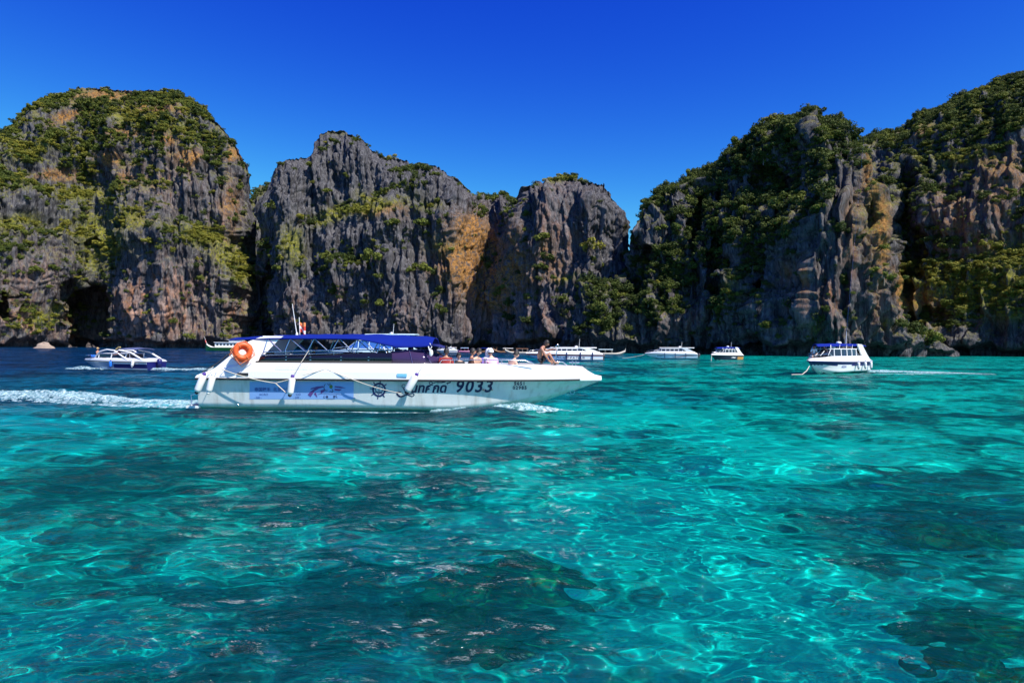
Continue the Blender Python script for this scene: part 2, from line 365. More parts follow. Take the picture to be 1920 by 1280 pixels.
def poly(pts): a = np.array(pts, float); return lambda x: np.interp(x, a[:, 0], a[:, 1])
def blobs(px, py, L):
    s = np.zeros_like(px)
    for bl in L:
        x, y, rx, ry = bl[:4]; k = bl[4] if len(bl) > 4 else 1.0; th = R(bl[5]) if len(bl) > 5 else 0
        dx, dy = px-x, py-y
        u, v = dx*math.cos(th)+dy*math.sin(th), -dx*math.sin(th)+dy*math.cos(th)
        s = np.maximum(s, k*np.exp(-(u/rx)**2-(v/ry)**2))
    return s
VEG = []                                     # points for plants: position, normal, weight class
def massif(name, sky, foot, lean, x0, x1, rows, seed, back=70, ledges=(), push=(), grass=(), dry=(), warm=(), veg=(), vbase=0., nslope=.35, amp=1., prof=3.0, step=1.75, vtype=.5, lower=0, bare=(), notch=3.2):
    xs = np.arange(x0, x1+.1, step); n = len(xs)
    ys = poly(sky)(xs)+lower; D0 = poly(foot)(xs); Ln = poly(lean)(xs)
    Dr = D0+Ln
    for l in ledges: Dr = Dr+l[1]*np.ones(n)*0
    H = np.maximum(CAMZ-(ys-hor(xs))/F*Dr, .2)
    tf = np.linspace(0, 1, rows)**1.0
    T = tf[:, None]; Z = -4+(H[None]+4)*T
    tt = np.clip(Z, 0, None)/H[None]
    D = D0[None]+Ln[None]*(.28*tt+.32*tt**prof+.40*tt**10)
    PX = np.broadcast_to(xs[None], Z.shape); PY = hor(PX)-(Z-CAMZ)/D*F
    env = 1-tt**6
    for pts, dep, wd in ledges:
        yl = poly(pts)(xs)[None]+7*fbm(xs[None]*.02, seed, 0, 3)
        a, b = pts[0][0], pts[-1][0]
        fade = sstep(a-1, a+30, xs)*(1-sstep(b-30, b+1, xs))
        D = D+dep*fade[None]*sstep(yl+wd, yl-wd, PY)*(.25+.75*env) if False else D+dep*fade[None]*(1-sstep(yl-wd, yl+wd, PY))*env
    for x, y, rx, ry, dep in push:
        q = ((PX-x)/rx)**2+((PY-y)/ry)**2+.5*fbm(PX*.03, PY*.03, seed+3, 2)
        D = D+dep*(1-sstep(.6, 1.15, q))
    bs = np.linspace(0, 1, 24)[1:, None]
    Db = D[-1:]+back*bs; Zb = (H[None]+4)*(1-bs**1.5)-4
    PXb = np.broadcast_to(xs[None], Zb.shape)
    D = np.concatenate([D, Db]); Z = np.concatenate([Z, Zb]); PXa = np.concatenate([PX, PXb])
    X = (PXa-960)/F*D; Y = D
    P = np.stack([X, Y, Z], -1)
    def normals(P):
        du = np.gradient(P, axis=1); dv = np.gradient(P, axis=0)
        N = np.cross(du, dv); return N/np.maximum(np.linalg.norm(N, axis=-1, keepdims=True), 1e-6)
    Nn = normals(P)
    s = seed*13.7
    wz = Z+3*pn(X*.05, Y*.05, Z*.05+s)
    U = (PXa-960)/F*D0[None]                 # metres along the face
    W1 = U+5*fbm(U*.04, Z*.04, s, 3)
    def terr(q, k): return (np.floor(q*k)+sstep(.35, .65, q*k-np.floor(q*k)))/k
    big = pn(W1*.03, Z*.010, s)
    col1 = np.abs(fbm(W1*.075, Z*.010, s+2, 2))
    col2 = np.abs(fbm(W1*.20, Z*.016, s+4, 2))
    flute = np.abs(fbm((U+1.5*pn(U*.1, Z*.06, s))*.5, Z*.022, s+6, 2))
    block = terr(fbm(U*.055, wz*.05, s+8, 3), 3.2)
    block2 = terr(fbm(U*.25, wz*.09, s+9, 3), 3.2)
    ridge = 1-2.2*np.abs(fbm(U*.34, Z*.07, s+12, 4))
    fine = fbm(U*.9, Z*.25, s+14, 3)
    strata = np.abs(pn(U*.02, wz*.42, s+15))
    near = np.concatenate([1-.88*sstep(.80, 1, tt), np.full(Zb.shape, .12)])
    dsp = amp*((5*big+5.5*col1+3.6*block)*near+(4.0*col2+1.5*block2)*(.1+.9*near)+2.3*flute*(.35+.65*near)+1.0*ridge*(.4+.6*near)+.7*fine+.5*strata)
    dsp -= np.mean(dsp)
    edge = np.ones_like(Z); edge[:rows] *= 1
    low = sstep(-1, 3, Z)
    dsp = dsp*np.clip(H[None]/14, .15, 1)
    P = P+Nn*dsp[..., None]
    # undercut at the water line
    nz = notch*(1+.8*fbm(xs*.03, s, 0, 2))[None]
    cut = (1-sstep(nz*.55, nz*1.15, Z[:, :]))
    cut[rows:] = 0
    P[..., 1] += 7*cut; P[..., 0] += 7*cut*(PXa-960)/F
    N2 = normals(P)
    if N2[rows//2, n//2, 1] > 0: N2 = -N2
    PYa = hor(PXa)-(P[..., 2]-CAMZ)/P[..., 1]*F
    PXd = 960+P[..., 0]/P[..., 1]*F
    jx = PXd+14*fbm(X*.08, Y*.08, Z*.08+s, 3); jy = PYa+12*fbm(X*.08, Y*.08+9, Z*.08+s, 3)
    up = N2[..., 2]
    gr = blobs(jx, jy, grass); dr = blobs(jx, jy, dry); wm = blobs(jx, jy, warm); br = blobs(jx, jy, bare)
    slope = sstep(nslope, nslope+.25, up+.16*fbm(X*.15, Y*.15, Z*.15+s, 3))
    gA = np.clip(1.25*gr+.6*slope*(1-br), 0, 1)*sstep(2, 6, Z)
    dA = np.clip(1.3*dr+.10*slope*sstep(.05, .5, fbm(X*.06, Y*.06, Z*.06-s, 3)), 0, 1)*sstep(4, 9, Z)
    me = np_mesh(name, P.reshape(-1, 3), grid_quads(*Z.shape), ROCK)
    for nm, A in (('grass', gA), ('dry', dA), ('warm', np.clip(wm*1.05, 0, 1))):
        at_ = me.attributes.new(nm, 'FLOAT', 'POINT'); at_.data.foreach_set('value', np.ascontiguousarray(A, np.float32).ravel())
    o = link_mesh(name, me); o['kind'] = 'structure'
    # plants
    vg = np.clip(blobs(jx, jy, veg)+vbase+.55*slope, 0, 1.3)*(1-.9*br)*(1-.75*np.clip(dr, 0, 1))
    cl = sstep(-.12, .25, fbm(X*.07, Y*.07, Z*.07+s*2, 3)+.5*(vg-.5))
    pr = vg*cl*sstep(3.5, 6, Z)
    pr[rows+3:] *= .25; pr[rows+8:] = 0
    A2 = (D/F*step)*np.maximum(np.linalg.norm(np.gradient(P, axis=0), axis=-1), .05)
    pr = np.clip(pr+.10*sstep(.0, .35, fbm(X*.16, Y*.16, Z*.16+s*3, 3))*sstep(5, 9, Z), 0, 1.2)*A2
    VEG.append((name, P.reshape(-1, 3), N2.reshape(-1, 3), pr.ravel(), np.clip(gr.ravel()*.9+vtype*.5, 0, 1)))
    return o

A_SKY = [(-420, 470), (-260, 400), (-120, 320), (-50, 275), (0, 240), (30, 215), (60, 190), (100, 172), (140, 161), (180, 163), (230, 166), (280, 165), (330, 172), (380, 200), (420, 240), (450, 277), (467, 310), (474, 350), (482, 425), (493, 500), (503, 560), (517, 640)]
massif('limestone_cliff', A_SKY, [(-420, 250), (0, 285), (170, 312), (300, 292), (420, 300), (470, 322), (517, 350)], [(-420, 70), (100, 75), (300, 62), (420, 40), (470, 16), (517, 4)], -420, 517, 300, 1,
    ledges=[([(-40, 420), (60, 415), (140, 420), (240, 425), (350, 425), (440, 450), (500, 520)], 9, 12), ([(-400, 330), (0, 330), (180, 350), (300, 330), (440, 330)], 8, 20)],
    push=[(165, 598, 36, 58, 32), (8, 570, 10, 25, 12), (135, 545, 14, 22, 10)],
    grass=[(30, 412, 45, 10), (185, 440, 50, 26, 1, 25), (230, 405, 28, 18), (180, 480, 22, 26), (380, 440, 50, 16, 1, 15), (430, 480, 40, 24, 1, 30), (468, 515, 30, 20, 1, 30), (80, 592, 26, 9), (110, 575, 14, 8), (250, 215, 35, 14), (330, 235, 25, 12), (60, 280, 50, 16, .8, -20), (150, 360, 40, 12)],
    dry=[(190, 176, 55, 9), (290, 200, 40, 9, .8), (135, 215, 34, 10, 1, -20), (200, 297, 26, 12), (352, 296, 26, 14), (312, 262, 18, 12), (440, 292, 14, 12), (100, 330, 40, 8, .7), (250, 250, 60, 10, .7), (430, 380, 14, 40, .6), (235, 330, 30, 10, .6)],
    warm=[(300, 575, 90, 65), (330, 520, 40, 30, .8), (20, 600, 45, 40), (160, 628, 50, 14), (135, 600, 20, 35), (250, 600, 30, 45), (420, 430, 25, 60, .5), (60, 520, 60, 50, .45), (440, 590, 40, 40, .6), (300, 340, 70, 50, .3)],
    veg=[(250, 230, 260, 75, .85), (60, 300, 90, 50, .75), (400, 260, 70, 50, .8), (170, 340, 90, 35, .6), (200, 470, 40, 30, .7), (370, 440, 80, 22, .6), (470, 520, 40, 40, .6), (200, 500, 20, 30, .8), (330, 540, 20, 20, .3), (505, 580, 12, 60, .9), (235, 390, 40, 30, .5)],
    bare=[(350, 375, 75, 55), (290, 540, 130, 85), (60, 500, 80, 60, .7), (60, 385, 60, 18, .8)], lower=-2, vbase=.12, vtype=.85)
massif('far_hill', [(440, 400), (470, 352), (485, 342), (500, 338), (540, 330), (600, 340)], [(440, 420), (600, 430)], [(440, 60), (600, 60)], 440, 600, 120, 7, step=2.5, vbase=.7, vtype=.2, veg=[(500, 450, 90, 200, .8)])
B_SKY = [(478, 640), (484, 560), (486, 450), (487, 390), (490, 358), (500, 320), (515, 297), (540, 288), (571, 286), (578, 261), (590, 241), (615, 235), (645, 238), (680, 255), (700, 275), (718, 286), (745, 289), (762, 291), (776, 300), (800, 297), (825, 303), (850, 325), (870, 345), (883, 362), (900, 366), (930, 369), (962, 372), (972, 365), (980, 347), (1000, 332), (1030, 326), (1070, 322), (1100, 328), (1135, 335), (1153, 353), (1165, 378), (1174, 405), (1180, 440), (1186, 520), (1196, 640)]
massif('limestone_cliff', B_SKY, [(478, 345), (490, 318), (520, 300), (600, 288), (760, 272), (850, 268), (920, 275), (980, 256), (1100, 240), (1160, 246), (1196, 262)], [(478, 3), (490, 12), (530, 32), (620, 55), (720, 50), (850, 50), (890, 85), (950, 85), (985, 34), (1060, 30), (1150, 16), (1196, 4)], 478, 1196, 290, 2,
    ledges=[([(540, 430), (620, 400), (700, 385), (780, 380), (870, 400)], 9, 10), ([(560, 520), (640, 490), (760, 490), (860, 500)], 5, 12)],
    push=[(498, 560, 12, 90, 12)],
    grass=[(690, 388, 70, 12, 1, -8), (620, 405, 36, 12, .9, -15), (640, 243, 45, 8, .8), (700, 370, 30, 8), (545, 455, 22, 34, .9), (800, 385, 30, 8, .6), (1060, 522, 22, 8), (1050, 332, 30, 7, .8), (830, 460, 30, 14, .6)],
    dry=[(892, 488, 60, 60, 1.4), (935, 510, 50, 40, 1.3), (884, 440, 28, 36, 1.2), (915, 545, 44, 32, 1.2), (875, 505, 22, 20), (640, 240, 25, 6, .6), (1020, 470, 14, 40, .45), (1040, 500, 20, 30, .4), (720, 395, 40, 10, .5)],
    warm=[(635, 560, 14, 25, .9), (970, 590, 40, 50, .9), (920, 600, 40, 40, .6), (1040, 440, 50, 90, .45), (560, 590, 30, 40, .5), (1010, 600, 40, 40, .6), (750, 600, 60, 40, .3)],
    veg=[(545, 455, 30, 40, .9), (515, 520, 18, 80, 1), (640, 490, 50, 26, .75), (690, 560, 22, 22, .8), (780, 500, 60, 22, .65), (830, 550, 40, 50, .6), (930, 400, 50, 36, 1.1), (960, 470, 36, 60, .9), (860, 520, 34, 26, .8), (870, 560, 40, 40, .7), (1060, 520, 24, 10, .8), (1060, 330, 90, 10, .6), (690, 390, 90, 16, .5), (760, 340, 40, 40, .6), (1010, 560, 30, 40, .5), (940, 560, 40, 50, .6), (640, 250, 40, 20, .4), (840, 320, 50, 20, .4), (560, 560, 14, 60, .7)],
    bare=[(620, 300, 70, 50, .8), (540, 350, 50, 60, .7), (640, 440, 60, 40, .6), (1090, 430, 70, 90, .9), (620, 600, 70, 50, .8), (760, 590, 70, 50, .8)], vbase=.08, vtype=.62, nslope=.42)
D_SKY = [(1040, 655), (1058, 628), (1075, 592), (1100, 560), (1130, 530), (1160, 495), (1176, 455), (1184, 425), (1192, 405), (1205, 370), (1225, 341), (1245, 331), (1274, 326), (1290, 305), (1330, 290), (1360, 270), (1400, 241), (1440, 211), (1470, 200), (1500, 196), (1522, 186), (1535, 195), (1560, 197), (1588, 204), (1603, 232), (1622, 262), (1640, 305), (1656, 375), (1668, 450), (1688, 540), (1720, 592), (1770, 625), (1800, 650)]
massif('limestone_cliff', D_SKY, [(1040, 222), (1100, 216), (1180, 212), (1260, 205), (1360, 198), (1440, 186), (1520, 172), (1600, 168), (1680, 172), (1740, 178), (1800, 190)], [(1040, 4), (1080, 12), (1180, 30), (1260, 42), (1400, 52), (1500, 50), (1580, 36), (1640, 20), (1700, 12), (1800, 5)], 1040, 1800, 300, 3,
    push=[(1185, 500, 26, 80, 16), (1420, 590, 22, 60, 14), (1300, 400, 16, 60, 8), (1350, 500, 30, 90, 7), (1440, 330, 40, 30, 6)],
    ledges=[([(1440, 420), (1520, 390), (1600, 400), (1650, 420)], 6, 12)],
    grass=[(1250, 330, 40, 8, .6), (1360, 540, 20, 16, .6), (1640, 400, 18, 90, .6), (1525, 615, 10, 8, .8), (1665, 610, 10, 8, .8)],
    dry=[(1648, 430, 16, 100, .9), (1630, 330, 14, 60, .7), (1690, 545, 10, 40, .9), (1600, 420, 20, 60, .4)],
    warm=[(1500, 540, 26, 55, .8), (1555, 570, 16, 60, .7), (1640, 560, 20, 60, .4), (1600, 470, 30, 80, .3), (1280, 600, 40, 30, .6), (1610, 620, 40, 14, .8), (1480, 510, 30, 20, .6), (1660, 450, 10, 100, .5)],
    veg=[(1380, 330, 170, 110, 1.15), (1280, 440, 80, 120, 1.1), (1520, 230, 80, 40, 1.1), (1400, 480, 60, 80, 1), (1500, 390, 60, 20, 1.1), (1130, 580, 60, 50, 1.2), (1240, 570, 60, 50, 1.0), (1365, 560, 30, 40, 1), (1560, 400, 50, 14, 1), (1640, 420, 14, 80, .5), (1530, 330, 50, 50, .8)],
    bare=[(1600, 350, 30, 60, .7), (1560, 530, 110, 90, .9), (1540, 450, 40, 30, .6), (1340, 620, 60, 20, .7)], lower=11, vbase=.15, vtype=.34, nslope=.4, amp=1.1)
E_SKY = [(1560, 300), (1600, 258), (1625, 243), (1650, 236), (1690, 230), (1720, 206), (1760, 186), (1800, 166), (1850, 150), (1900, 134), (1940, 122), (2050, 95), (2200, 90), (2420, 150)]
massif('limestone_cliff', E_SKY, [(1560, 250), (1700, 225), (1780, 214), (1860, 205), (1950, 195), (2420, 170)], [(1560, 60), (1700, 85), (1900, 95), (2420, 90)], 1560, 2420, 240, 4, step=2.0, back=90,
    push=[(1700, 420, 30, 120, 12), (1740, 600, 40, 24, 6)],
    grass=[(1722, 535, 55, 44, 1.2), (1830, 535, 95, 42, 1.1), (1900, 470, 50, 26), (1790, 300, 60, 12, .6), (1880, 500, 40, 20, .8), (1700, 500, 20, 20, .7), (1900, 590, 40, 16, .7)],
    dry=[(1730, 560, 20, 14, .8), (1790, 400, 40, 50, .5), (1880, 330, 50, 60, .5), (1720, 250, 30, 14, .5), (1690, 530, 12, 40, .9), (1850, 450, 50, 20, .5)],
    warm=[(1800, 420, 60, 60, .45), (1880, 370, 50, 70, .4), (1740, 590, 30, 20, .6)],
    veg=[(1690, 380, 50, 130, 1.15), (1820, 220, 130, 50, 1.1), (1700, 245, 60, 18, 1.2), (1880, 480, 60, 50, .9), (1760, 500, 60, 40, .8), (1830, 570, 60, 30, .8), (1900, 200, 80, 60, .9), (2100, 350, 200, 300, .8), (1760, 330, 40, 60, .6)],
    bare=[(1800, 400, 45, 60, .5), (1880, 350, 30, 60, .4), (1780, 630, 60, 20, .7), (1900, 640, 60, 20, .6)], lower=12, vbase=.22, vtype=.62, nslope=.4, prof=2.2)
# ------------------------------------------------------------------ plants on the cliffs
def leaf_mat(name, c1, c2):
    m = bpy.data.materials.new(name); m.use_nodes = True; t = m.node_tree; N = t.nodes.new; Lk = t.links.new
    b = t.nodes['Principled BSDF']; b.inputs['Roughness'].default_value = .7; b.inputs['Specular IOR Level'].default_value = .2
    oi = N('ShaderNodeObjectInfo'); geo = N('ShaderNodeNewGeometry')
    mx = N('ShaderNodeMix'); mx.data_type = 'RGBA'; mx.inputs['A'].default_value = (*c1, 1); mx.inputs['B'].default_value = (*c2, 1)
    ad = N('ShaderNodeMath'); ad.operation = 'MULTIPLY_ADD'; ad.inputs[1].default_value = .45; Lk(geo.outputs['Random Per Island'], ad.inputs[0])
    sc = N('ShaderNodeMath'); sc.operation = 'MULTIPLY'; sc.inputs[1].default_value = .6; Lk(oi.outputs['Random'], sc.inputs[0]); Lk(sc.outputs[0], ad.inputs[2])
    Lk(ad.outputs[0], mx.inputs['Factor']); Lk(mx.outputs['Result'], b.inputs['Base Color'])
    tr = N('ShaderNodeBsdfTranslucent'); Lk(mx.outputs['Result'], tr.inputs[0])
    ms = N('ShaderNodeMixShader'); ms.inputs[0].default_value = .2; o = t.nodes['Material Output']
    Lk(b.outputs[0], ms.inputs[1]); Lk(tr.outputs[0], ms.inputs[2]); Lk(ms.outputs[0], o.inputs[0])
    return m
LEAF = [leaf_mat('dark_leaves', (.024, .042, .010), (.085, .11, .02)), leaf_mat('green_leaves', (.045, .075, .013), (.16, .18, .028)), leaf_mat('yellow_green_leaves', (.10, .125, .018), (.29, .26, .035))]
BARK = mat('bark', (.16, .13, .10), .9)
def crown_mesh(seed, mt, n=330, flat=.75):
    g = np.random.default_rng(seed)
    k = g.integers(5, 9)
    cc = g.normal(0, .42, (k, 3)); cc[:, 2] = np.abs(cc[:, 2])*flat*.9+.35; cr = g.uniform(.32, .58, k)
    which = g.integers(0, k, n)
    d = g.normal(size=(n, 3)); d /= np.linalg.norm(d, axis=1)[:, None]
    p = cc[which]+d*(cr[which]*g.uniform(.65, 1.05, n))[:, None]*np.array([1, 1, flat])
    p[:, 2] = np.maximum(p[:, 2], .02)
    nn = d+g.normal(0, .55, (n, 3))+np.array([0, 0, .35]); nn /= np.linalg.norm(nn, axis=1)[:, None]
    a = np.cross(nn, g.normal(size=(n, 3))); a /= np.linalg.norm(a, axis=1)[:, None]; b = np.cross(nn, a)
    s = g.uniform(.06, .135, n)[:, None]
    V = np.stack([p-a*s-b*s*.35, p+a*s*.2-b*s*.75, p+a*s+b*s*.3, p-a*s*.1+b*s*.8], 1).reshape(-1, 3)
    return np_mesh('crown', V, np.arange(4*n).reshape(n, 4), mt, smooth=False)
CROWNS = [crown_mesh(100+i, LEAF[i % 3], 520, [.75, .6, .7, 1.0, .8, .55, .9, .7, .6][i]) for i in range(9)]
def trunk_mesh():
    mb = MB(); mb.tube([(0, 0, -.35), (.03, .02, .1), (-.02, .03, .5), (.05, 0, .8)], [.07, .055, .04, .02], 6)
    mb.tube([(.0, .02, .3), (.2, .1, .6), (.3, .12, .8)], [.035, .025, .012], 5)
    mb.tube([(0, .02, .25), (-.2, -.08, .5), (-.33, -.05, .75)], [.035, .025, .012], 5)
    o = mb.build('trunk', BARK); me = o.data; bpy.data.objects.remove(o); return me
TRUNK = trunk_mesh()
DENS = {0: .052, 1: .05, 2: .05, 3: .085, 4: .06}
pts = []
for mi, (nm, P, Nn, pr, ty) in enumerate(VEG):
    far = nm == 'far_hill'
    tot = pr.sum(); cnt = int(tot*(.05 if far else [.66, 0, .30, .60, .60][mi]))
    cnt = min(cnt, 16000)
    ix = rng.choice(len(P), cnt, p=pr/tot)
    for i in ix:
        pts.append((mi, *P[i], Nn[i][2], ty[i], Nn[i][0], Nn[i][1]))
pts = np.array(pts)
n = len(pts)
sc = np.exp(rng.normal(math.log(1.25), .42, n)); sc = np.clip(sc, .5, 3.4)
sc[pts[:, 0] == 3] *= .72; sc[pts[:, 0] == 4] *= .62; sc[pts[:, 0] == 0] *= .72
big = rng.random(n) < .05; sc[big] *= 1.4
tyv = np.clip(pts[:, 5]+rng.normal(0, .2, n), 0, 1)
cls = np.where(tyv < .3, 0, np.where(tyv < .62, 1, 2))
var = cls+3*rng.integers(0, 3, n)
rot = rng.uniform(0, 6.28, n)
vis = sc/np.hypot(pts[:, 1], pts[:, 2])*(np.abs(pts[:, 1]/pts[:, 2]) < 1000/F)
order = np.argsort(-vis)
trees, rest = order[:300], order[300:]
WHERE = {0: 'the rounded left cliff', 1: 'the distant hill in the gap', 2: 'the central grey cliffs', 3: 'the dark wooded cliff', 4: 'the far right hillside'}
SPAN = {0: (170, 350, 115), 1: (470, 500, 140), 2: (720, 960, 100), 3: (1280, 1480, 80), 4: (1720, 1850, 120)}
LOOK = ['dark green tree', 'mid green tree', 'yellow green tree']
SRC = {}
def place(i, j):
    mi = int(pts[i, 0]); v = int(var[i]); s = float(sc[i])
    nx, ny = pts[i, 6], pts[i, 7]
    loc = (pts[i, 1]+nx*s*.25, pts[i, 2]+ny*s*.25, pts[i, 3]-.25*s)
    px = 960+loc[0]/loc[1]*F; hh = loc[2]/SPAN[mi][2]
    side = 'left part' if px < SPAN[mi][0] else 'right part' if px > SPAN[mi][1] else 'middle'
    lev = 'low' if hh < .25 else 'halfway up' if hh < .6 else 'high up' if hh < .85 else 'on top'
    size = 'large ' if s > 2.2 else 'small ' if s < 1.7 else ''
    root = empty('tree', loc, float(rot[i]), f'{size}{LOOK[v % 3]} {lev}, {side} of {WHERE[mi]}', 'tree', f'trees on {WHERE[mi]}')
    root.scale = (s*1.25, s*1.25, s*1.2)
    c = link_mesh('crown', CROWNS[v], root); link_mesh('trunk', TRUNK, root)
    SRC.setdefault(v, c)
for j, i in enumerate(trees): place(i, j)
def undergrowth():
    me = bpy.data.meshes.new('undergrowth'); q = pts[rest]; s = sc[rest]
    V = q[:, 1:4].copy(); V[:, 0] += q[:, 6]*s*.2; V[:, 1] += q[:, 7]*s*.2; V[:, 2] -= .3*s
    me.vertices.add(len(V)); me.vertices.foreach_set('co', V.astype(np.float32).ravel())
    for nm, tp, val in (('pick', 'INT', var[rest]), ('size', 'FLOAT', s*1.2), ('turn', 'FLOAT', rot[rest])):
        a = me.attributes.new(nm, tp, 'POINT'); a.data.foreach_set('value', np.ascontiguousarray(val, np.int32 if tp == 'INT' else np.float32))
    o = link_mesh('undergrowth', me); o['kind'] = 'stuff'
    g = bpy.data.node_groups.new('scatter', 'GeometryNodeTree')
    g.interface.new_socket('Geometry', in_out='INPUT', socket_type='NodeSocketGeometry'); g.interface.new_socket('Geometry', in_out='OUTPUT', socket_type='NodeSocketGeometry')
    N = g.nodes.new; L = g.links.new
    gi, go = N('NodeGroupInput'), N('NodeGroupOutput')
    iop = N('GeometryNodeInstanceOnPoints'); jn = N('GeometryNodeJoinGeometry')
    for v in reversed(range(9)):             # join order is the reverse of the linking order
        oi = N('GeometryNodeObjectInfo'); oi.transform_space = 'ORIGINAL'; oi.inputs['Object'].default_value = SRC[v]; oi.inputs['As Instance'].default_value = True
        L(oi.outputs['Geometry'], jn.inputs[0])
    def att(nm, tp):
        a = N('GeometryNodeInputNamedAttribute'); a.data_type = tp; a.inputs['Name'].default_value = nm; return a.outputs['Attribute']
    iop.inputs['Pick Instance'].default_value = True
    L(gi.outputs[0], iop.inputs['Points']); L(jn.outputs[0], iop.inputs['Instance']); L(att('pick', 'INT'), iop.inputs['Instance Index'])
    cx = N('ShaderNodeCombineXYZ'); L(att('turn', 'FLOAT'), cx.inputs['Z']); L(cx.outputs[0], iop.inputs['Rotation'])
    L(att('size', 'FLOAT'), iop.inputs['Scale']); L(iop.outputs[0], go.inputs[0])
    md = o.modifiers.new('scatter', 'NODES'); md.node_group = g
for v in range(9):                           # every kind of crown stands as a tree somewhere
    if v not in SRC:
        i = next(k for k in rest if var[k] == v); rest = rest[rest != i]; place(i, 0)
undergrowth()
print('plants', n)
# ------------------------------------------------------------------ boats: shared pieces
WHITE = mat('white_gelcoat', (.80, .80, .79), .18, coat=.5, noise=.02, scale=1.2)
SILVER = mat('silvery_white_hull', (.66, .69, .68), .16, coat=.6, noise=.05, scale=.8)
def weather(m):                              # rain streaks under the rail and a tide mark along the water line
    t = m.node_tree; N = t.nodes.new; L = t.links.new; b = t.nodes['Principled BSDF']; src = b.inputs['Base Color'].links[0].from_socket
    tc = N('ShaderNodeTexCoord'); mp = N('ShaderNodeMapping'); mp.inputs['Scale'].default_value = (5, 5, .5); L(tc.outputs['Object'], mp.inputs[0])
    n = N('ShaderNodeTexNoise'); n.inputs['Scale'].default_value = 1; n.inputs['Detail'].default_value = 6; L(mp.outputs[0], n.inputs['Vector'])
    r = N('ShaderNodeMapRange'); r.inputs['From Min'].default_value = .5; r.inputs['From Max'].default_value = .72; r.inputs['To Max'].default_value = .5; L(n.outputs[0], r.inputs[0])
    x = N('ShaderNodeMix'); x.data_type = 'RGBA'; x.inputs['B'].default_value = (.30, .30, .26, 1); L(r.outputs[0], x.inputs['Factor']); L(src, x.inputs['A'])
    s = N('ShaderNodeSeparateXYZ'); L(tc.outputs['Object'], s.inputs[0])
    n2 = N('ShaderNodeMath'); n2.operation = 'MULTIPLY_ADD'; n2.inputs[1].default_value = .25; L(n.outputs[0], n2.inputs[0]); L(s.outputs['Z'], n2.inputs[2])
    r2 = N('ShaderNodeMapRange'); r2.inputs['From Min'].default_value = .33; r2.inputs['From Max'].default_value = .20; r2.inputs['To Max'].default_value = .5; L(n2.outputs[0], r2.inputs[0])
    y = N('ShaderNodeMix'); y.data_type = 'RGBA'; y.inputs['B'].default_value = (.42, .40, .24, 1); L(r2.outputs[0], y.inputs['Factor']); L(x.outputs['Result'], y.inputs['A'])
    L(y.outputs['Result'], b.inputs['Base Color'])
weather(SILVER)
BLACK = mat('black_rubber', (.02, .02, .022), .6)
STEEL = mat('polished_steel', (.72, .72, .74), .22, metal=1, noise=.03)
BLUECLOTH = mat('blue_canvas', (.002, .014, .20), .85, spec=.15, noise=.18, scale=2, bump=.3)
NAVY = mat('navy_paint', (.010, .012, .11), .35)
ROPE = mat('pale_rope', (.55, .50, .42), .9, noise=.25, scale=40)
FENDER = mat('white_vinyl', (.78, .77, .74), .4, noise=.05)
PURPLE = mat('purple_rope', (.09, .04, .28), .8)
ORANGE = mat('orange_plastic', (.80, .11, .02), .45, noise=.08)
SKIN = mat('tanned_skin', (.40, .19, .12), .5, noise=.06)
SKINL = mat('fair_skin', (.60, .37, .27), .5, noise=.05)
HAIR = mat('black_hair', (.014, .011, .010), .6)
DKGLASS = mat('black_tinted_glass', (.008, .008, .010), .06, spec=.8)
GREYIN = mat('grey_deck', (.42, .42, .40), .7)
SEATM = mat('seat_vinyl', (.05, .05, .06), .6)

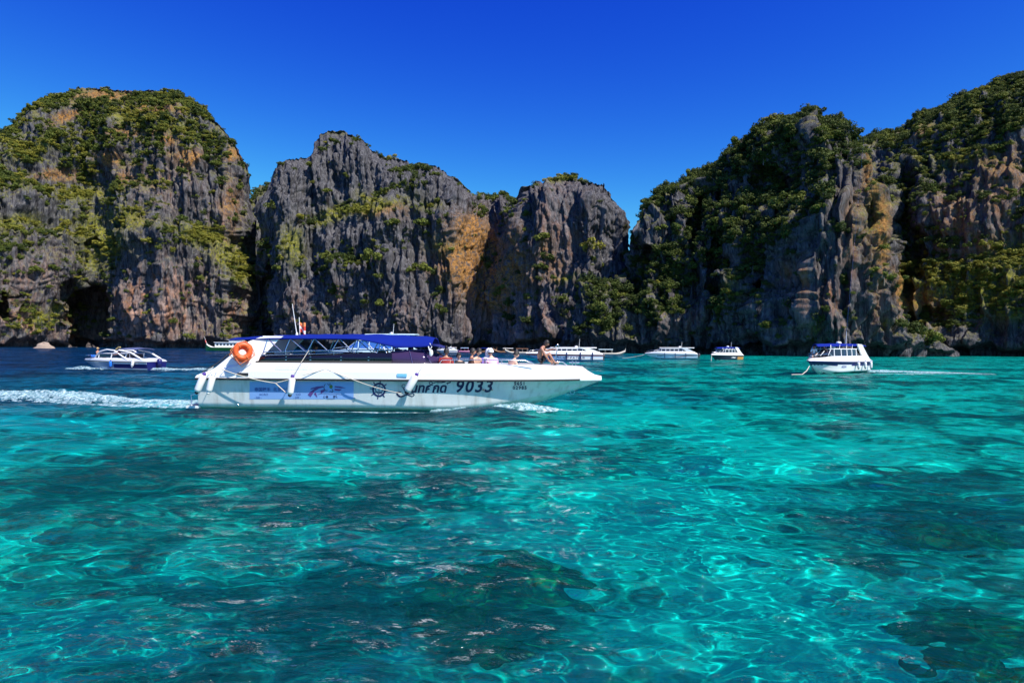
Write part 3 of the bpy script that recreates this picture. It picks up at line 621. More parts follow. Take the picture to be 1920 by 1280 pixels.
class Hull:                                  # a planing hull: x forward from the transom, y to port, z up from the water line
    def __init__(s, L, beam, rail, dead=.45, bow=.30, stem=.80, tip=.06, draft=.42, rise=.0, sheer=.0, ov=.09):
        s.L, s.B, s.rail, s.dead, s.bow, s.stem, s.tip, s.draft, s.sheer, s.ov = L, beam/2, rail, dead, bow, stem, tip, draft, sheer, ov
    def zr(s, x): return s.rail+s.sheer*(max(0, x/s.L))**2
    def br(s, x):
        t = np.clip((x/s.L-(1-s.bow*1.7))/(s.bow*1.7), 0, 1)
        return s.B*(.93+.07*min(1, x/(.4*s.L)))*(1-(1-s.tip)*t**2.5)
    def keel(s, x):
        t = x/s.L
        if t < s.stem: return -s.draft*(1-max(0, (t-s.stem+.2)/.2)**2)
        q = (t-s.stem)/(1-s.stem); return (s.zr(x)-.04)*q**1.12
    def chine(s, x):
        t = np.clip((x/s.L-.45)/.55, 0, 1)
        zk = s.keel(x); zc = zk+(s.zr(x)-zk)*(.42-.10*t)
        bc = (s.br(x)-s.ov)*(.90-.62*t**2.2)*(1 if x < s.L*.97 else .8)
        if x/s.L > s.stem: bc *= (1-(x/s.L-s.stem)/(1-s.stem))*.6+.4
        return bc, zc
    def side(s, x, z):                       # half breadth of the hull side at height z
        bc, zc = s.chine(x); zt = s.zr(x); bt = s.br(x)-s.ov
        q = np.clip((z-zc)/max(zt-zc, .02), 0, 1); t = np.clip((x/s.L-.45)/.55, 0, 1)
        return bc+(bt-bc)*q**(1.0+.55*t)
    def section(s, x, n=7):
        bc, zc = s.chine(x); zt = s.zr(x); zk = s.keel(x)
        half = [(0, zk), (bc*.5, zk+(zc-zk)*.55), (bc*.97, zc-.02)]
        half += [(s.side(x, zc+(zt-zc)*k/n), zc+(zt-zc)*k/n) for k in range(n+1)]
        return [(x, -y, z) for y, z in half[::-1]]+[(x, y, z) for y, z in half[1:]]
    def build(s, mats, parent, bands=None, nst=46):
        mb = MB(); xs = [s.L*(i/nst)**.9 for i in range(nst+1)]; xs[-1] = s.L*.999
        rings = [s.section(x) for x in xs]; mb.loft(rings, smooth=True)
        mb.add(rings[0], [list(range(len(rings[0])))])
        if bands:                            # (z0 as share of rail, z1, material index)
            for fi, f in enumerate(mb.f):
                c = sum((Vector(mb.v[i]) for i in f), Vector())/len(f); q = c.z/s.zr(c.x)
                for z0, z1, mi, x0, x1 in bands:
                    if z0 <= q < z1 and x0*s.L <= c.x <= x1*s.L: mb.m[fi] = mi
        return mb.build('hull', mats, parent)
    def rim(s, name, z0, z1, out, m, parent, x0=0, x1=1.0, t=.05):   # a strip that runs round the boat at rail height
        mb = MB(); n = 50
        for sg in (-1, 1):
            rings = []
            for i in range(n+1):
                x = s.L*(x0+(x1-x0)*i/n)*.999; b = s.br(x)+out; z = s.zr(x)
                rings.append([(x, sg*b, z+z0), (x, sg*(b+.012), z+(z0+z1)/2), (x, sg*b, z+z1), (x, sg*max(b-t, .0), z+z1), (x, sg*max(b-t, .0), z+z0)])
            mb.loft(rings, closed_ring=True, caps=True, smooth=False)
        return mb.build(name, m, parent)
    def deck(s, gz, mats, parent, well, inset=.26, floor=.5, x1=1.0, out=-.012, tumble=.10, crown=.05):
        """white topsides from the rail up to the gunwale gz(x), the side decks, the well with its floor, and the closed bow deck"""
        mb = MB(); n = 60; xs = [s.L*x1*.999*i/n for i in range(n+1)]
        w0, w1 = well
        xs = sorted(set([round(x, 4) for x in xs]+[w0-.002, w0+.002, w1-.002, w1+.002]+[w1+.05*k for k in range(1, 4)])); xs = [x for x in xs if 0 <= x <= s.L*.9995]
        rings = []
        for x in xs:
            b = max(s.br(x)+out, .03); z0 = s.zr(x)+.03; z1 = max(gz(x), z0+.01)
            inn = w0 < x < w1
            bt = max(b-tumble, b*.45)
            if inn: half = [(b, z0), (b-.012, z0+(z1-z0)*.45), (b-.03, z0+(z1-z0)*.47), (bt+.03, z1-.04), (bt, z1), (max(bt-inset, .05), z1+.005), (max(bt-inset-.02, .04), floor), (0, floor)]
            else: half = [(b, z0), (b-.012, z0+(z1-z0)*.45), (b-.03 if b > .1 else b*.8, z0+(z1-z0)*.47), (bt+.03 if b > .15 else bt, z1-.04 if z1-z0 > .08 else z1), (bt, z1), (bt*.66, z1+crown*.6), (bt*.33, z1+crown*.9), (0, z1+crown)]
            rings.append([(x, -y, z) for y, z in half]+[(x, y, z) for y, z in half[::-1][1:]])
        mb.loft(rings, smooth=False)
        mb.add(rings[0], [list(range(len(rings[0])))]); mb.add(rings[-1], [list(range(len(rings[-1])))[::-1]])
        return mb.build('topsides', mats, parent)

def canopy(name, x0, x1, half, zf, m, parent, skirt, sag=.0, thick=.03, ends=(1, 1), n=26, k=9):
    """an arched awning: zf(x) crown height, half(x) half width, skirt(x) how far its edge hangs down"""
    mb = MB(); rings = []
    for i in range(n+1):
        x = x0+(x1-x0)*i/n; b = half(x); z = zf(x); top = []; low = []
        for j in range(k+1):
            u = -1+2*j/k; e = abs(u)**2.4
            y = b*u; zz = z-skirt(x)*e-.012*math.sin(x*7.3+j)*(1-abs(u))
            top.append((x, y, zz)); low.append((x, y*.985, zz-thick))
        rings.append(top+low[::-1])
    mb.loft(rings, closed_ring=True, caps=True)
    return mb.build(name, m, parent)

def text_mesh(body, size, m, name, fn, parent, shear=.0, bold=0.0, align='LEFT', space=1.0):
    cu = bpy.data.curves.new(name, 'FONT'); cu.body = body; cu.size = size; cu.shear = shear; cu.offset = bold; cu.resolution_u = 3; cu.space_character = space
    cu.align_x = align; cu.extrude = 0; cu.fill_mode = 'FRONT'
    o = bpy.data.objects.new(name, cu); COL.objects.link(o)
    dg = bpy.context.evaluated_depsgraph_get(); me = bpy.data.meshes.new_from_object(o.evaluated_get(dg)); bpy.data.objects.remove(o)
    for v in me.vertices: v.co = fn(v.co.x, v.co.y)
    me.materials.clear(); me.materials.append(m); me.update(); me.name = name
    return link_mesh(name, me, parent)
def decal(poly2, fn, m, name, parent, sub=1):                # a flat print that follows the hull; poly2: list of polygons
    mb = MB()
    for p in poly2: mb.add([fn(a, b) for a, b in p], [list(range(len(p)))])
    return mb.build(name, m, parent)
def ribbon(pts, wd):                                         # 2-D line with width -> quads
    out = []
    for i in range(len(pts)-1):
        (x0, y0), (x1, y1) = pts[i], pts[i+1]; d = math.hypot(x1-x0, y1-y0) or 1
        w0 = (wd[i] if isinstance(wd, list) else wd)/2; w1 = (wd[i+1] if isinstance(wd, list) else wd)/2
        nx, ny = -(y1-y0)/d, (x1-x0)/d
        out.append([(x0-nx*w0, y0-ny*w0), (x1-nx*w1, y1-ny*w1), (x1+nx*w1, y1+ny*w1), (x0+nx*w0, y0+ny*w0)])
    return out
def arc(cx, cy, rx, ry, a0, a1, n=16): return [(cx+rx*math.cos(R(a0+(a1-a0)*i/n)), cy+ry*math.sin(R(a0+(a1-a0)*i/n))) for i in range(n+1)]

def person(loc, rz, label, J, skin=SKIN, shirt=None, bottoms=None, hair='short', cap=None, scale=1.0, group=None, headdir=(1, 0, 0)):
    """J: joints of the pose, metres from loc; x is the way the body faces"""
    root = empty('person', loc, rz, label, 'person', group); root.scale = (scale,)*3
    names = ['pelvis', 'waist', 'chest', 'neck', 'head0', 'shl', 'ell', 'wrl', 'hal', 'shr', 'elr', 'wrr', 'har', 'hil', 'knl', 'anl', 'tol', 'hir', 'knr', 'anr', 'tor']
    rad = dict(pelvis=.135, waist=.12, chest=.145, neck=.055, head0=.05, shl=.062, ell=.043, wrl=.03, hal=.034, shr=.062, elr=.043, wrr=.03, har=.034, hil=.085, knl=.06, anl=.04, tol=.034, hir=.085, knr=.06, anr=.04, tor=.034)
    ed = [('pelvis', 'waist'), ('waist', 'chest'), ('chest', 'neck'), ('neck', 'head0'), ('chest', 'shl'), ('shl', 'ell'), ('ell', 'wrl'), ('wrl', 'hal'), ('chest', 'shr'), ('shr', 'elr'), ('elr', 'wrr'), ('wrr', 'har'), ('pelvis', 'hil'), ('hil', 'knl'), ('knl', 'anl'), ('anl', 'tol'), ('pelvis', 'hir'), ('hir', 'knr'), ('knr', 'anr'), ('anr', 'tor')]
    V = [Vector(J[k]) for k in names]; E = [(names.index(a), names.index(b)) for a, b in ed]; rr = [rad[k] for k in names]
    for hn, wn in (('hal', 'wrl'), ('har', 'wrr')):          # fingers and thumb
        h = Vector(J[hn]); d = (h-Vector(J[wn])).normalized(); sdv = d.cross(Vector((0, 0, 1))); sdv = (sdv if sdv.length > .1 else d.cross(Vector((1, 0, 0)))).normalized(); dn = sdv.cross(d).normalized()
        for i, (off, ln) in enumerate(((-.032, .06), (-.011, .075), (.011, .07), (.032, .055))):
            a = h+d*.03+sdv*off; b = a+d*ln*.6-dn*.012; c_ = b+d*ln*.35-dn*.03
            k = len(V); V += [a, b, c_]; rr += [.012, .010, .008]; E += [(names.index(hn), k), (k, k+1), (k+1, k+2)]
        k = len(V); a = h+sdv*.045*(-1 if hn == 'hal' else 1)*.9-d*.01; V += [a, a+d*.045+sdv*.012*(-1 if hn == 'hal' else 1)]; rr += [.013, .010]; E += [(names.index(hn), k), (k, k+1)]
    def skinned(nm, V, E, rr, m, lev=2):
        me = bpy.data.meshes.new(nm); me.from_pydata([tuple(v) for v in V], E, []); o = link_mesh(nm, me)
        md = o.modifiers.new('s', 'SKIN'); md.use_smooth_shade = True
        sv = me.skin_vertices[0].data
        for i, r_ in enumerate(rr): sv[i].radius = (r_, r_); sv[i].use_root = (i == 0)
        s2 = o.modifiers.new('d', 'SUBSURF'); s2.levels = lev; s2.render_levels = lev
        dg = bpy.context.evaluated_depsgraph_get(); new = bpy.data.meshes.new_from_object(o.evaluated_get(dg)); bpy.data.objects.remove(o)
        new.materials.clear(); new.materials.append(m); new.name = nm; new.shade_smooth(); return new
    body = skinned('body', V, E, rr, skin, 1)
    # head with nose, ears, eyes joined to the same mesh
    hc = Vector(J['head']); f = Vector(headdir).normalized(); sdv = f.cross(Vector((0, 0, 1))).normalized(); u = sdv.cross(f).normalized()
    M3 = Matrix((f, -sdv, u)).transposed()
    mb = MB(); mb.v = [tuple(v.co) for v in body.vertices]; mb.f = [list(p.vertices) for p in body.polygons]; mb.m = [0]*len(mb.f); mb.sm = [True]*len(mb.f)
    def hp(x, y, z): return hc+M3 @ Vector((x, y, z))
    n, m_ = 16, 12; rings = []
    for i in [.1]+list(range(1, m_))+[m_-.1]:
        t = math.pi*i/m_; z = -.118*math.cos(t); r0 = math.sin(t)
        jaw = 1-.28*max(0, -z/.118)
        ring = []
        for k in range(n):
            a = 2*math.pi*k/n; x = .096*r0*math.cos(a); y = .075*r0*math.sin(a)*jaw
            if x < 0: x *= 1.02-.25*max(0, -z/.118)
            if math.cos(a) > .9 and -.045 < z < .012: x += .018*(1-abs(z+.025)/.045)
            ring.append(hp(x, y, z))
        rings.append(ring)
    mb.loft(rings, closed_ring=True, caps=True)
    for sg in (-1, 1):
        mb.add([hp(-.01, sg*.073, .02), hp(-.03, sg*.09, .025), hp(-.03, sg*.088, -.03), hp(-.005, sg*.073, -.035), hp(-.022, sg*.070, 0)], [(0, 1, 4), (1, 2, 4), (2, 3, 4), (0, 1, 2, 3)], 0, True)
        c = hp(.083, sg*.031, .012); mb.ball(c, .013, .013, .008, 6, 4, 1)
        mb.box(hp(.089, sg*.031, .034), (.012, .034, .008), mi=1)
    mb.box(hp(.088, 0, -.055), (.012, .042, .007), mi=2)
    bpy.data.meshes.remove(body)
    mb.build('body', [skin, HAIR, mat('lips', (.32, .10, .08), .5)], root)
    def cap_mesh(nm, m, grow, zlo, back=True):
        c = MB(); rg = []
        for i in range(6):
            t = math.pi*(.5+.5*i/5*.97)
            zz = -math.cos(t)*.118*grow
            rg.append([hp(.096*grow*math.sin(t)*math.cos(2*math.pi*k/16)-.006, .08*grow*math.sin(t)*math.sin(2*math.pi*k/16), max(zz, 0)*1.0+(zlo if i == 0 and math.cos(2*math.pi*k/16) < .35 else (.035 if i == 0 else 0))) for k in range(16)])
        c.loft(rg, closed_ring=True, caps=True); return c.build(nm, m, root)
    if hair == 'short': cap_mesh('hair', HAIR, 1.12, -.05)
    elif hair == 'bun':
        cap_mesh('hair', HAIR, 1.12, -.06); b = MB(); b.ball(hp(-.03, 0, .15), .045); b.build('hair_bun', HAIR, root)
    elif hair == 'scarf':
        c = MB(); rg = []
        for i in range(9):
            t = i/8; z = .135-.36*t; rr_ = [.02, .085, .11, .118, .12, .115, .11, .15, .21][i]
            rg.append([hp((rr_*1.0*math.cos(a) if math.cos(a) < .55 or i < 2 or i > 5 else .068)-.012, rr_*.93*math.sin(a), z) for a in [2*math.pi*k/18 for k in range(18)]])
        c.loft(rg, closed_ring=True, caps=True); c.build('headscarf', cap, root)
    if cap is not None and hair != 'scarf':
        cap_mesh('cap', cap, 1.19, -.01)
        b = MB(); b.add([hp(.07, -.07, .05), hp(.17, -.045, .035), hp(.17, .045, .035), hp(.07, .07, .05), hp(.07, -.07, .058), hp(.17, -.045, .043), hp(.17, .045, .043), hp(.07, .07, .058)], [(0, 1, 2, 3), (4, 7, 6, 5), (0, 4, 5, 1), (1, 5, 6, 2), (2, 6, 7, 3)]); b.build('cap_peak', cap, root)
    if shirt is not None:
        nm = ['pelvis', 'waist', 'chest', 'neck2', 'shl', 'el2', 'shr', 'er2']
        JJ = dict(J); JJ['neck2'] = Vector(J['chest']).lerp(Vector(J['neck']), .75); JJ['el2'] = Vector(J['shl']).lerp(Vector(J['ell']), .8); JJ['er2'] = Vector(J['shr']).lerp(Vector(J['elr']), .8)
        r2 = [.15, .138, .162, .07, .078, .066, .078, .066]
        me = skinned('shirt', [JJ[k] for k in nm], [(0, 1), (1, 2), (2, 3), (2, 4), (4, 5), (2, 6), (6, 7)], r2, shirt, 1); link_mesh('shirt', me, root)
    if bottoms is not None:
        nm = ['pelvis', 'waist2', 'hil', 'kl2', 'hir', 'kr2']; JJ = dict(J); JJ['waist2'] = Vector(J['pelvis']).lerp(Vector(J['waist']), .6)
        JJ['kl2'] = Vector(J['hil']).lerp(Vector(J['knl']), .75); JJ['kr2'] = Vector(J['hir']).lerp(Vector(J['knr']), .75)
        me = skinned('shorts', [JJ[k] for k in nm], [(0, 1), (0, 2), (2, 3), (0, 4), (4, 5)], [.158, .138, .105, .088, .105, .088], bottoms, 1); link_mesh('shorts', me, root)
    return root
def sit(lean=.05, arm=.0, z=.45, knee=.45, turn=0):
    """seated pose; the pelvis stands z above the floor at the person's origin"""
    p = z+.1
    J = dict(pelvis=(0, 0, p), waist=(lean*.4, 0, p+.2), chest=(lean, 0, p+.42), neck=(lean*1.3, 0, p+.58), head0=(lean*1.4+.01, 0, p+.66), head=(lean*1.5+.03, 0, p+.76))
    for s, k in ((1, 'l'), (-1, 'r')):
        J['sh'+k] = (lean, s*.18, p+.50); J['el'+k] = (lean+.06+arm*.15, s*.24, p+.24+arm*.16); J['wr'+k] = (lean+.28+arm*.2, s*.18, p+.16+arm*.25); J['ha'+k] = (lean+.35+arm*.24, s*.15, p+.15+arm*.27)
        J['hi'+k] = (.06, s*.10, p-.01); J['kn'+k] = (knee, s*.12, p+.02); J['an'+k] = (knee+.02, s*.12, .08); J['to'+k] = (knee+.18, s*.13, .035)
    return J
def stand(lean=0):
    J = dict(pelvis=(0, 0, .95), waist=(lean*.3, 0, 1.12), chest=(lean*.7, 0, 1.34), neck=(lean, 0, 1.5), head0=(lean, 0, 1.56), head=(lean+.02, 0, 1.66))
    for s, k in ((1, 'l'), (-1, 'r')):
        J['sh'+k] = (lean*.7, s*.19, 1.42); J['el'+k] = (lean+.08, s*.25, 1.16); J['wr'+k] = (lean+.28, s*.2, 1.12); J['ha'+k] = (lean+.35, s*.18, 1.13)
        J['hi'+k] = (0, s*.1, .92); J['kn'+k] = (.03, s*.11, .5); J['an'+k] = (0, s*.11, .08); J['to'+k] = (.16, s*.13, .035)
    return J
def fender(name, top, rz_axis, r, l, label, cat='fender', m=FENDER, ropeto=None, n=16, group=None, tip=None):
    """a boat fender whose eye hangs at top, its body along rz_axis (pointing down)"""
    root = empty(name, top, 0, label, cat, group)
    ax = Vector(rz_axis).normalized()
    mb = MB(); mb.lathe([(.02, .0), (.035, .03), (r*.6, .05), (r*.92, .085), (r, .12), (r, l-.12), (r*.92, l-.085), (r*.6, l-.04), (.03, l)], axis=ax, n=n); mb.build('fender_body', m, root)
    t = MB(); t.lathe([(.045, -.05), (.06, -.01), (.055, .03), (.04, .055)], axis=ax, n=8); t.build('end_cap', tip or PURPLE, root)
    t = MB(); t.lathe([(.03, l-.02), (r*.62, l-.045), (r*.5, l+.02), (.02, l+.045)], axis=ax, n=10); t.build('end_cap', BLACK if tip is None else tip, root)
    if ropeto is not None:
        t = MB(); q = Vector(ropeto)-Vector(top); t.tube([(0, 0, 0), q*.5+Vector((0, -.01, 0)), q], .011, 6); t.build('rope', ROPE, root)
    return root
# ------------------------------------------------------------------ the big speedboat in the foreground
BY = 23.15                                   # its centre line, metres ahead
BX0 = (363-960)/58.2
boat = empty('speedboat', (BX0, BY, 0), 0, 'large white speedboat lettered 9033 with a blue canopy and passengers in its bow', 'speedboat')
HB = Hull(13.38, 3.3, 1.06, bow=.34, stem=.775, tip=.03, draft=.5, ov=.13)
def bx(px): return (px-363)/58.2
def bz(py, px=700, sc=58.2): return CAMZ-(py-float(hor(px)))/sc
hull = HB.build([SILVER], boat, nst=60)
HB.rim('rub_rail', -.035, .03, .0, BLACK, boat, 0, .94)
HB.rim('bow_rail_cap', -.035, .03, .0, WHITE, boat, .942, 1.0)
def gz(x):
    pts = [(0, 1.16), (.25, 1.28), (1.6, 1.585), (9.2, 1.60), (10.3, 1.57), (11.6, 1.54), (12.72, 1.46), (12.80, 1.33), (12.98, 1.28), (13.14, 1.17), (13.4, 1.12)]
    return float(np.interp(x, [p[0] for p in pts], [p[1] for p in pts]))
HB.deck(gz, [WHITE], boat, (.35, 10.5), inset=.30, floor=.62)
# low dark windows along the side decks
def strip(sg, x0, x1, z0f, z1f, off0, off1, n=24):
    return [[(x0+(x1-x0)*i/n, sg*(HB.br(x0+(x1-x0)*i/n)-off0-t), z0f(x0+(x1-x0)*i/n)) for t in (0, .03)]+[(x0+(x1-x0)*i/n, sg*(HB.br(x0+(x1-x0)*i/n)-off1-t), z1f(x0+(x1-x0)*i/n)) for t in (.03, 0)] for i in range(n+1)]
for sg in (-1, 1):
    mb = MB(); mb.loft(strip(sg, 1.9, 6.35, gz, lambda x: gz(x)+.33*min(1, (x-1.8)/.25)*(.82+.18*min(1, (x-1.9)/3)), .17, .24), closed_ring=True, caps=True); o = mb.build('side_window', DKGLASS, boat)
    s2 = MB()
    for x in (2.9, 3.7, 4.7, 5.6): s2.box((x, sg*(HB.br(x)-.19), gz(x)+.10), (.05, .012, .03)); s2.box((x, sg*(HB.br(x)-.195), gz(x)+.2), (.05, .012, .02))
    s2.build('window_catch', STEEL, o)
# wrap-round windscreen in purple tinted panes
PG = glass('purple_tinted_screen', (.16, .10, .30), .7)
plan0 = [(6.35, -1.36), (7.0, -1.33), (7.6, -1.20), (8.0, -.9), (8.2, -.45), (8.25, 0)]
plan0 += [(x, -y) for x, y in plan0[-2::-1]]
hgt = [.36, .42, .44, .42, .40, .38]; hgt += hgt[-2::-1]
rk = [.05, .12, .30, .48, .58, .62]; rk += rk[-2::-1]
mb = MB(); rings = [[(x, y, gz(8)-.0), (x-r_*.5, y*.95, gz(8)+h*.5), (x-r_, y*.9, gz(8)+h), (x-r_-.02, y*.89, gz(8)+h), (x-r_*.5-.02, y*.94, gz(8)+h*.5), (x-.02, y*.99, gz(8))] for (x, y), h, r_ in zip(plan0, hgt, rk)]
mb.loft(rings, closed_ring=True, caps=True, smooth=True); ws = mb.build('windscreen', PG, boat)
mb = MB(); mb.tube([(x-r_, y*.9, gz(8)+h+.012) for (x, y), h, r_ in zip(plan0, hgt, rk)], .02, 6); mb.build('screen_frame', NAVY, ws)
mb = MB()
for i in (1, 2, 3, 7, 8, 9):
    (x, y), h, r_ = plan0[i], hgt[i], rk[i]; mb.tube([(x+.01, y*1.003, gz(8)), (x-r_+.005, y*.905, gz(8)+h)], .014, 5)
mb.build('screen_mullion', NAVY, ws)
mb = MB(); mb.ball((bx(806), -1.30, 1.95), .065, .03, .11, 12, 8); mb.tube([(bx(803), -1.26, 2.0), (bx(800), -1.22, 2.16)], .02, 5); o = mb.build('side_mirror', WHITE, boat)
# blue canopy on its zig-zag steel frame
def cz(x): return float(np.interp(x, [.95, 2.3, 3.4, 5.8, 7.3, 7.75], [2.42, 2.50, 2.545, 2.56, 2.50, 2.44]))
def ch(x): return float(np.interp(x, [.95, 2.3, 6.5, 7.75], [1.2, 1.32, 1.34, 1.2]))
def ck(x): return float(np.interp(x, [.95, 2.3, 3.5, 5.2, 5.9, 6.5, 7.3, 7.75], [.09, .12, .15, .16, .30, .40, .34, .24]))
canopy('canopy', .95, 7.62, ch, cz, [BLUECLOTH], boat, ck, n=40, k=16)
mb = MB(); mb.add([(7.6, -1.22, 2.21), (7.6, 1.22, 2.21), (7.95, 1.0, 2.10), (7.95, -1.0, 2.10), (7.6, -1.22, 2.24), (7.6, 1.22, 2.24), (7.95, 1.0, 2.13), (7.95, -1.0, 2.13)], [(0, 1, 2, 3), (7, 6, 5, 4), (0, 4, 5, 1), (1, 5, 6, 2), (2, 6, 7, 3), (3, 7, 4, 0)]); mb.build('canopy_flap', NAVY, boat)
mb = MB()
for sg in (-1, 1): mb.tube([(7.55, sg*1.18, 2.26), (7.62, sg*1.2, 2.14), (7.56, sg*1.2, 2.06)], .014, 6)
mb.build('canopy_hook', WHITE, boat)
zz = [(488, 649, 493, 638), (494.5, 638, 523.6, 657.5), (527.7, 650, 535.8, 636), (536, 636, 569.7, 657.5), (570, 657.5, 582, 635), (582.5, 635, 614, 655), (615.5, 655, 629, 634), (630.6, 634, 660, 652), (662.5, 652, 677.5, 634), (678, 634, 702.5, 652), (703, 652, 711, 639), (711, 639, 722, 650)]
for sg in (-1, 1):
    for a, b, c, d in zz:
        mb = MB(); ya = -sg*1.30 if 0 else sg*1.30
        lo = 1.93
        p0, p1 = ((bx(a), b), (bx(c), d))
        q = [(x, sg*(1.36 if py > 645 else 1.24), 1.93 if py > 645 else cz(x)-ck(x)-.01) for x, py in (p0, p1)]
        mb.tube(q, .019, 6); mb.build('canopy_strut', STEEL, boat)
for sg in (-1, 1):
    mb = MB(); mb.tube([(bx(484), sg*1.40, 1.80), (bx(488), sg*1.40, 1.93), (bx(560), sg*1.40, 1.98), (bx(640), sg*1.39, 2.02), (bx(735), sg*1.36, 2.03)], .017, 7)
    mb.tube([(bx(486), sg*1.41, 1.84), (bx(560), sg*1.41, 1.87), (bx(640), sg*1.40, 1.925)], .012, 6)
    for px in (531, 575, 622, 668): mb.tube([(bx(px), sg*1.40, 1.86), (bx(px), sg*1.40, 1.99)], .012, 5)
    mb.build('hand_rail', STEEL, boat)
    mb = MB(); mb.tube([(bx(822), sg*1.30, 1.60), (bx(826), sg*1.31, 1.72), (bx(900), sg*1.30, 1.73), (bx(985), sg*1.17, 1.72), (bx(1004), sg*1.05, 1.60)], .014, 6)
    for px in (850, 880, 910, 940, 968): mb.tube([(bx(px), sg*(HB.br(bx(px))-.3), 1.6), (bx(px), sg*(HB.br(bx(px))-.31), 1.725)], .011, 5)
    mb.build('bow_hand_rail', STEEL, boat)
# raked white arch at the stern
for sg in (-1, 1):
    o_ = HB.br(1.0)
    poly_ = [(.14, 1.17), (.6, 1.42), (1.25, 1.98), (1.62, 2.28), (2.0, 2.43), (2.75, 2.46), (2.62, 2.36), (2.42, 2.14), (2.16, 1.84), (1.95, 1.60), (1.4, 1.56), (.7, 1.30)]
    mb = MB(); off = lambda z: .10+.16*(z-1.1)
    P0 = [(x, sg*(o_-off(z)), z) for x, z in poly_]; P1 = [(x, sg*(o_-off(z)-.10), z) for x, z in poly_]; k = len(poly_)
    mb.add(P0+P1, [list(range(k)), list(range(k, 2*k))[::-1]]+[(i, i+k, (i+1) % k+k, (i+1) % k) for i in range(k)]); mb.build('stern_arch', WHITE, boat)
    mb = MB(); mb.tube([(.2, sg*(o_-.08), 1.27), (.7, sg*(o_-.12), 1.58), (1.3, sg*(o_-.2), 2.10), (1.5, sg*(o_-.24), 2.28)], .016, 6); mb.build('arch_grab_rail', mat('dark_rubber_hose', (.05, .04, .035), .6), boat)
mb = MB(); mb.box((2.35, 0, 2.44), (.6, 2.36, .05)); mb.build('arch_crossbar', WHITE, boat)
mb = MB(); mb.tube([(2.89, -.3, 2.5), (2.72, -.3, 3.58)], [.018, .009], 6); mb.lathe([(.05, 2.47), (.05, 2.54), (.025, 2.6)], (2.89, -.3, 0), 10); mb.build('antenna', WHITE, boat)
# seats and helm seen through the open sides
mb = MB()
for x in (2.3, 3.2, 4.1, 5.0):
    for y in (-.85, .85): mb.box((x, y, .95), (.5, .7, .6)); mb.box((x-.22, y, 1.42), (.12, .7, .5))
mb.build('bench_seats', SEATM, boat)
mb = MB(); mb.box((bx(705), -.75, 1.85), (.36, .5, .42), Euler((0, .1, 0))); mb.box((bx(712), -.75, 1.5), (.55, .55, .5)); mb.build('helm_seat', SEATM, boat)
mb = MB(); mb.box((bx(745), -.6, 1.45), (.6, 1.0, .9)); mb.box((bx(742), -.6, 1.94), (.34, .7, .12), Euler((0, .5, 0))); mb.build('helm_console', SEATM, boat)
mb = MB(); mb.tube(arc3 if 0 else [(bx(728)+.05*math.sin(a)*.4, -.6+.19*math.cos(a), 1.93+.19*math.sin(a)) for a in np.linspace(0, 6.28, 20)[:-1]], .016, 6, closed=True); mb.build('steering_wheel', BLACK, boat)
mb = MB()
for y in (-.5, .5):
    mb = MB(); mb.box((8.9, y, .82), (1.3, .36, .36)); mb.build('bow_bench', WHITE, boat)
# print and lettering on the side that faces us
def onhull(px, py, out=.006):                # photograph-like side elevation -> the hull's starboard skin
    x = bx(px); z = bz(py, px); 
    for _ in range(3):
        y = -HB.side(x, z); D = BY+y; x = (px-960)/F*D-BX0; z = CAMZ-(py-float(hor(px)))/F*D
    return Vector((x, -HB.side(x, z)-out, z))
def onhull_xz(x, z, out=.006): return Vector((x, -HB.side(x, z)-out, z))
PRINT = mat('pale_blue_sticker', (.24, .42, .78), .3, noise=.04); INK = mat('navy_lettering', (.012, .010, .07), .35); INK2 = mat('violet_print', (.13, .06, .25), .4); INKB = mat('blue_print', (.03, .07, .30), .4)
g0 = [(x, z) for x in np.linspace(469, 665, 24) for z in (0,)]
mb = MB(); rows = []
for py in np.linspace(715, 748, 6): rows.append([onhull(px, py, .004) for px in np.linspace(469, 664, 24)])
mb.loft(rows); sticker = mb.build('sticker', PRINT, boat)
def put(px, py, out=.009): return lambda a, b: onhull(px+a*58.2, py-b*58.2, out)
text_mesh('泰国臻禾', .13, INKB, 'print_characters', put(478, 732.5), sticker, bold=.002)
text_mesh('北京公司', .13, INKB, 'print_characters', put(513, 732.5), sticker, bold=.002, space=1.15)
text_mesh('ACAO', .10, INKB, 'print_characters', put(487, 741), sticker); text_mesh('CO', .10, INKB, 'print_characters', put(556, 741), sticker)
text_mesh('- 585 -', .09, INKB, 'print_characters', put(478, 747), sticker); text_mesh('- 599 -', .09, INKB, 'print_characters', put(551, 747), sticker)
def sk(L): return [[(a/8.73+460, b/8.73+700) for a, b in p] for p in L]       # measured on the enlarged print
swoosh = [[(1030, 345), (1070, 300), (1150, 240), (1230, 215), (1285, 205), (1285, 228), (1215, 245), (1140, 290), (1080, 385)], [(1085, 240), (1180, 213), (1280, 203), (1200, 232), (1070, 262)],
          [(1130, 330), (1165, 310), (1190, 395)], [(1240, 275), (1300, 260), (1310, 290), (1245, 330)], [(1470, 205), (1560, 212), (1655, 240), (1560, 238), (1470, 226)], [(1470, 248), (1590, 258), (1550, 284), (1470, 276)]]
decal([[(a, b) for a, b in p] for p in sk(swoosh)], lambda a, b: onhull(a, b, .010), INK2, 'print_emblem', sticker)
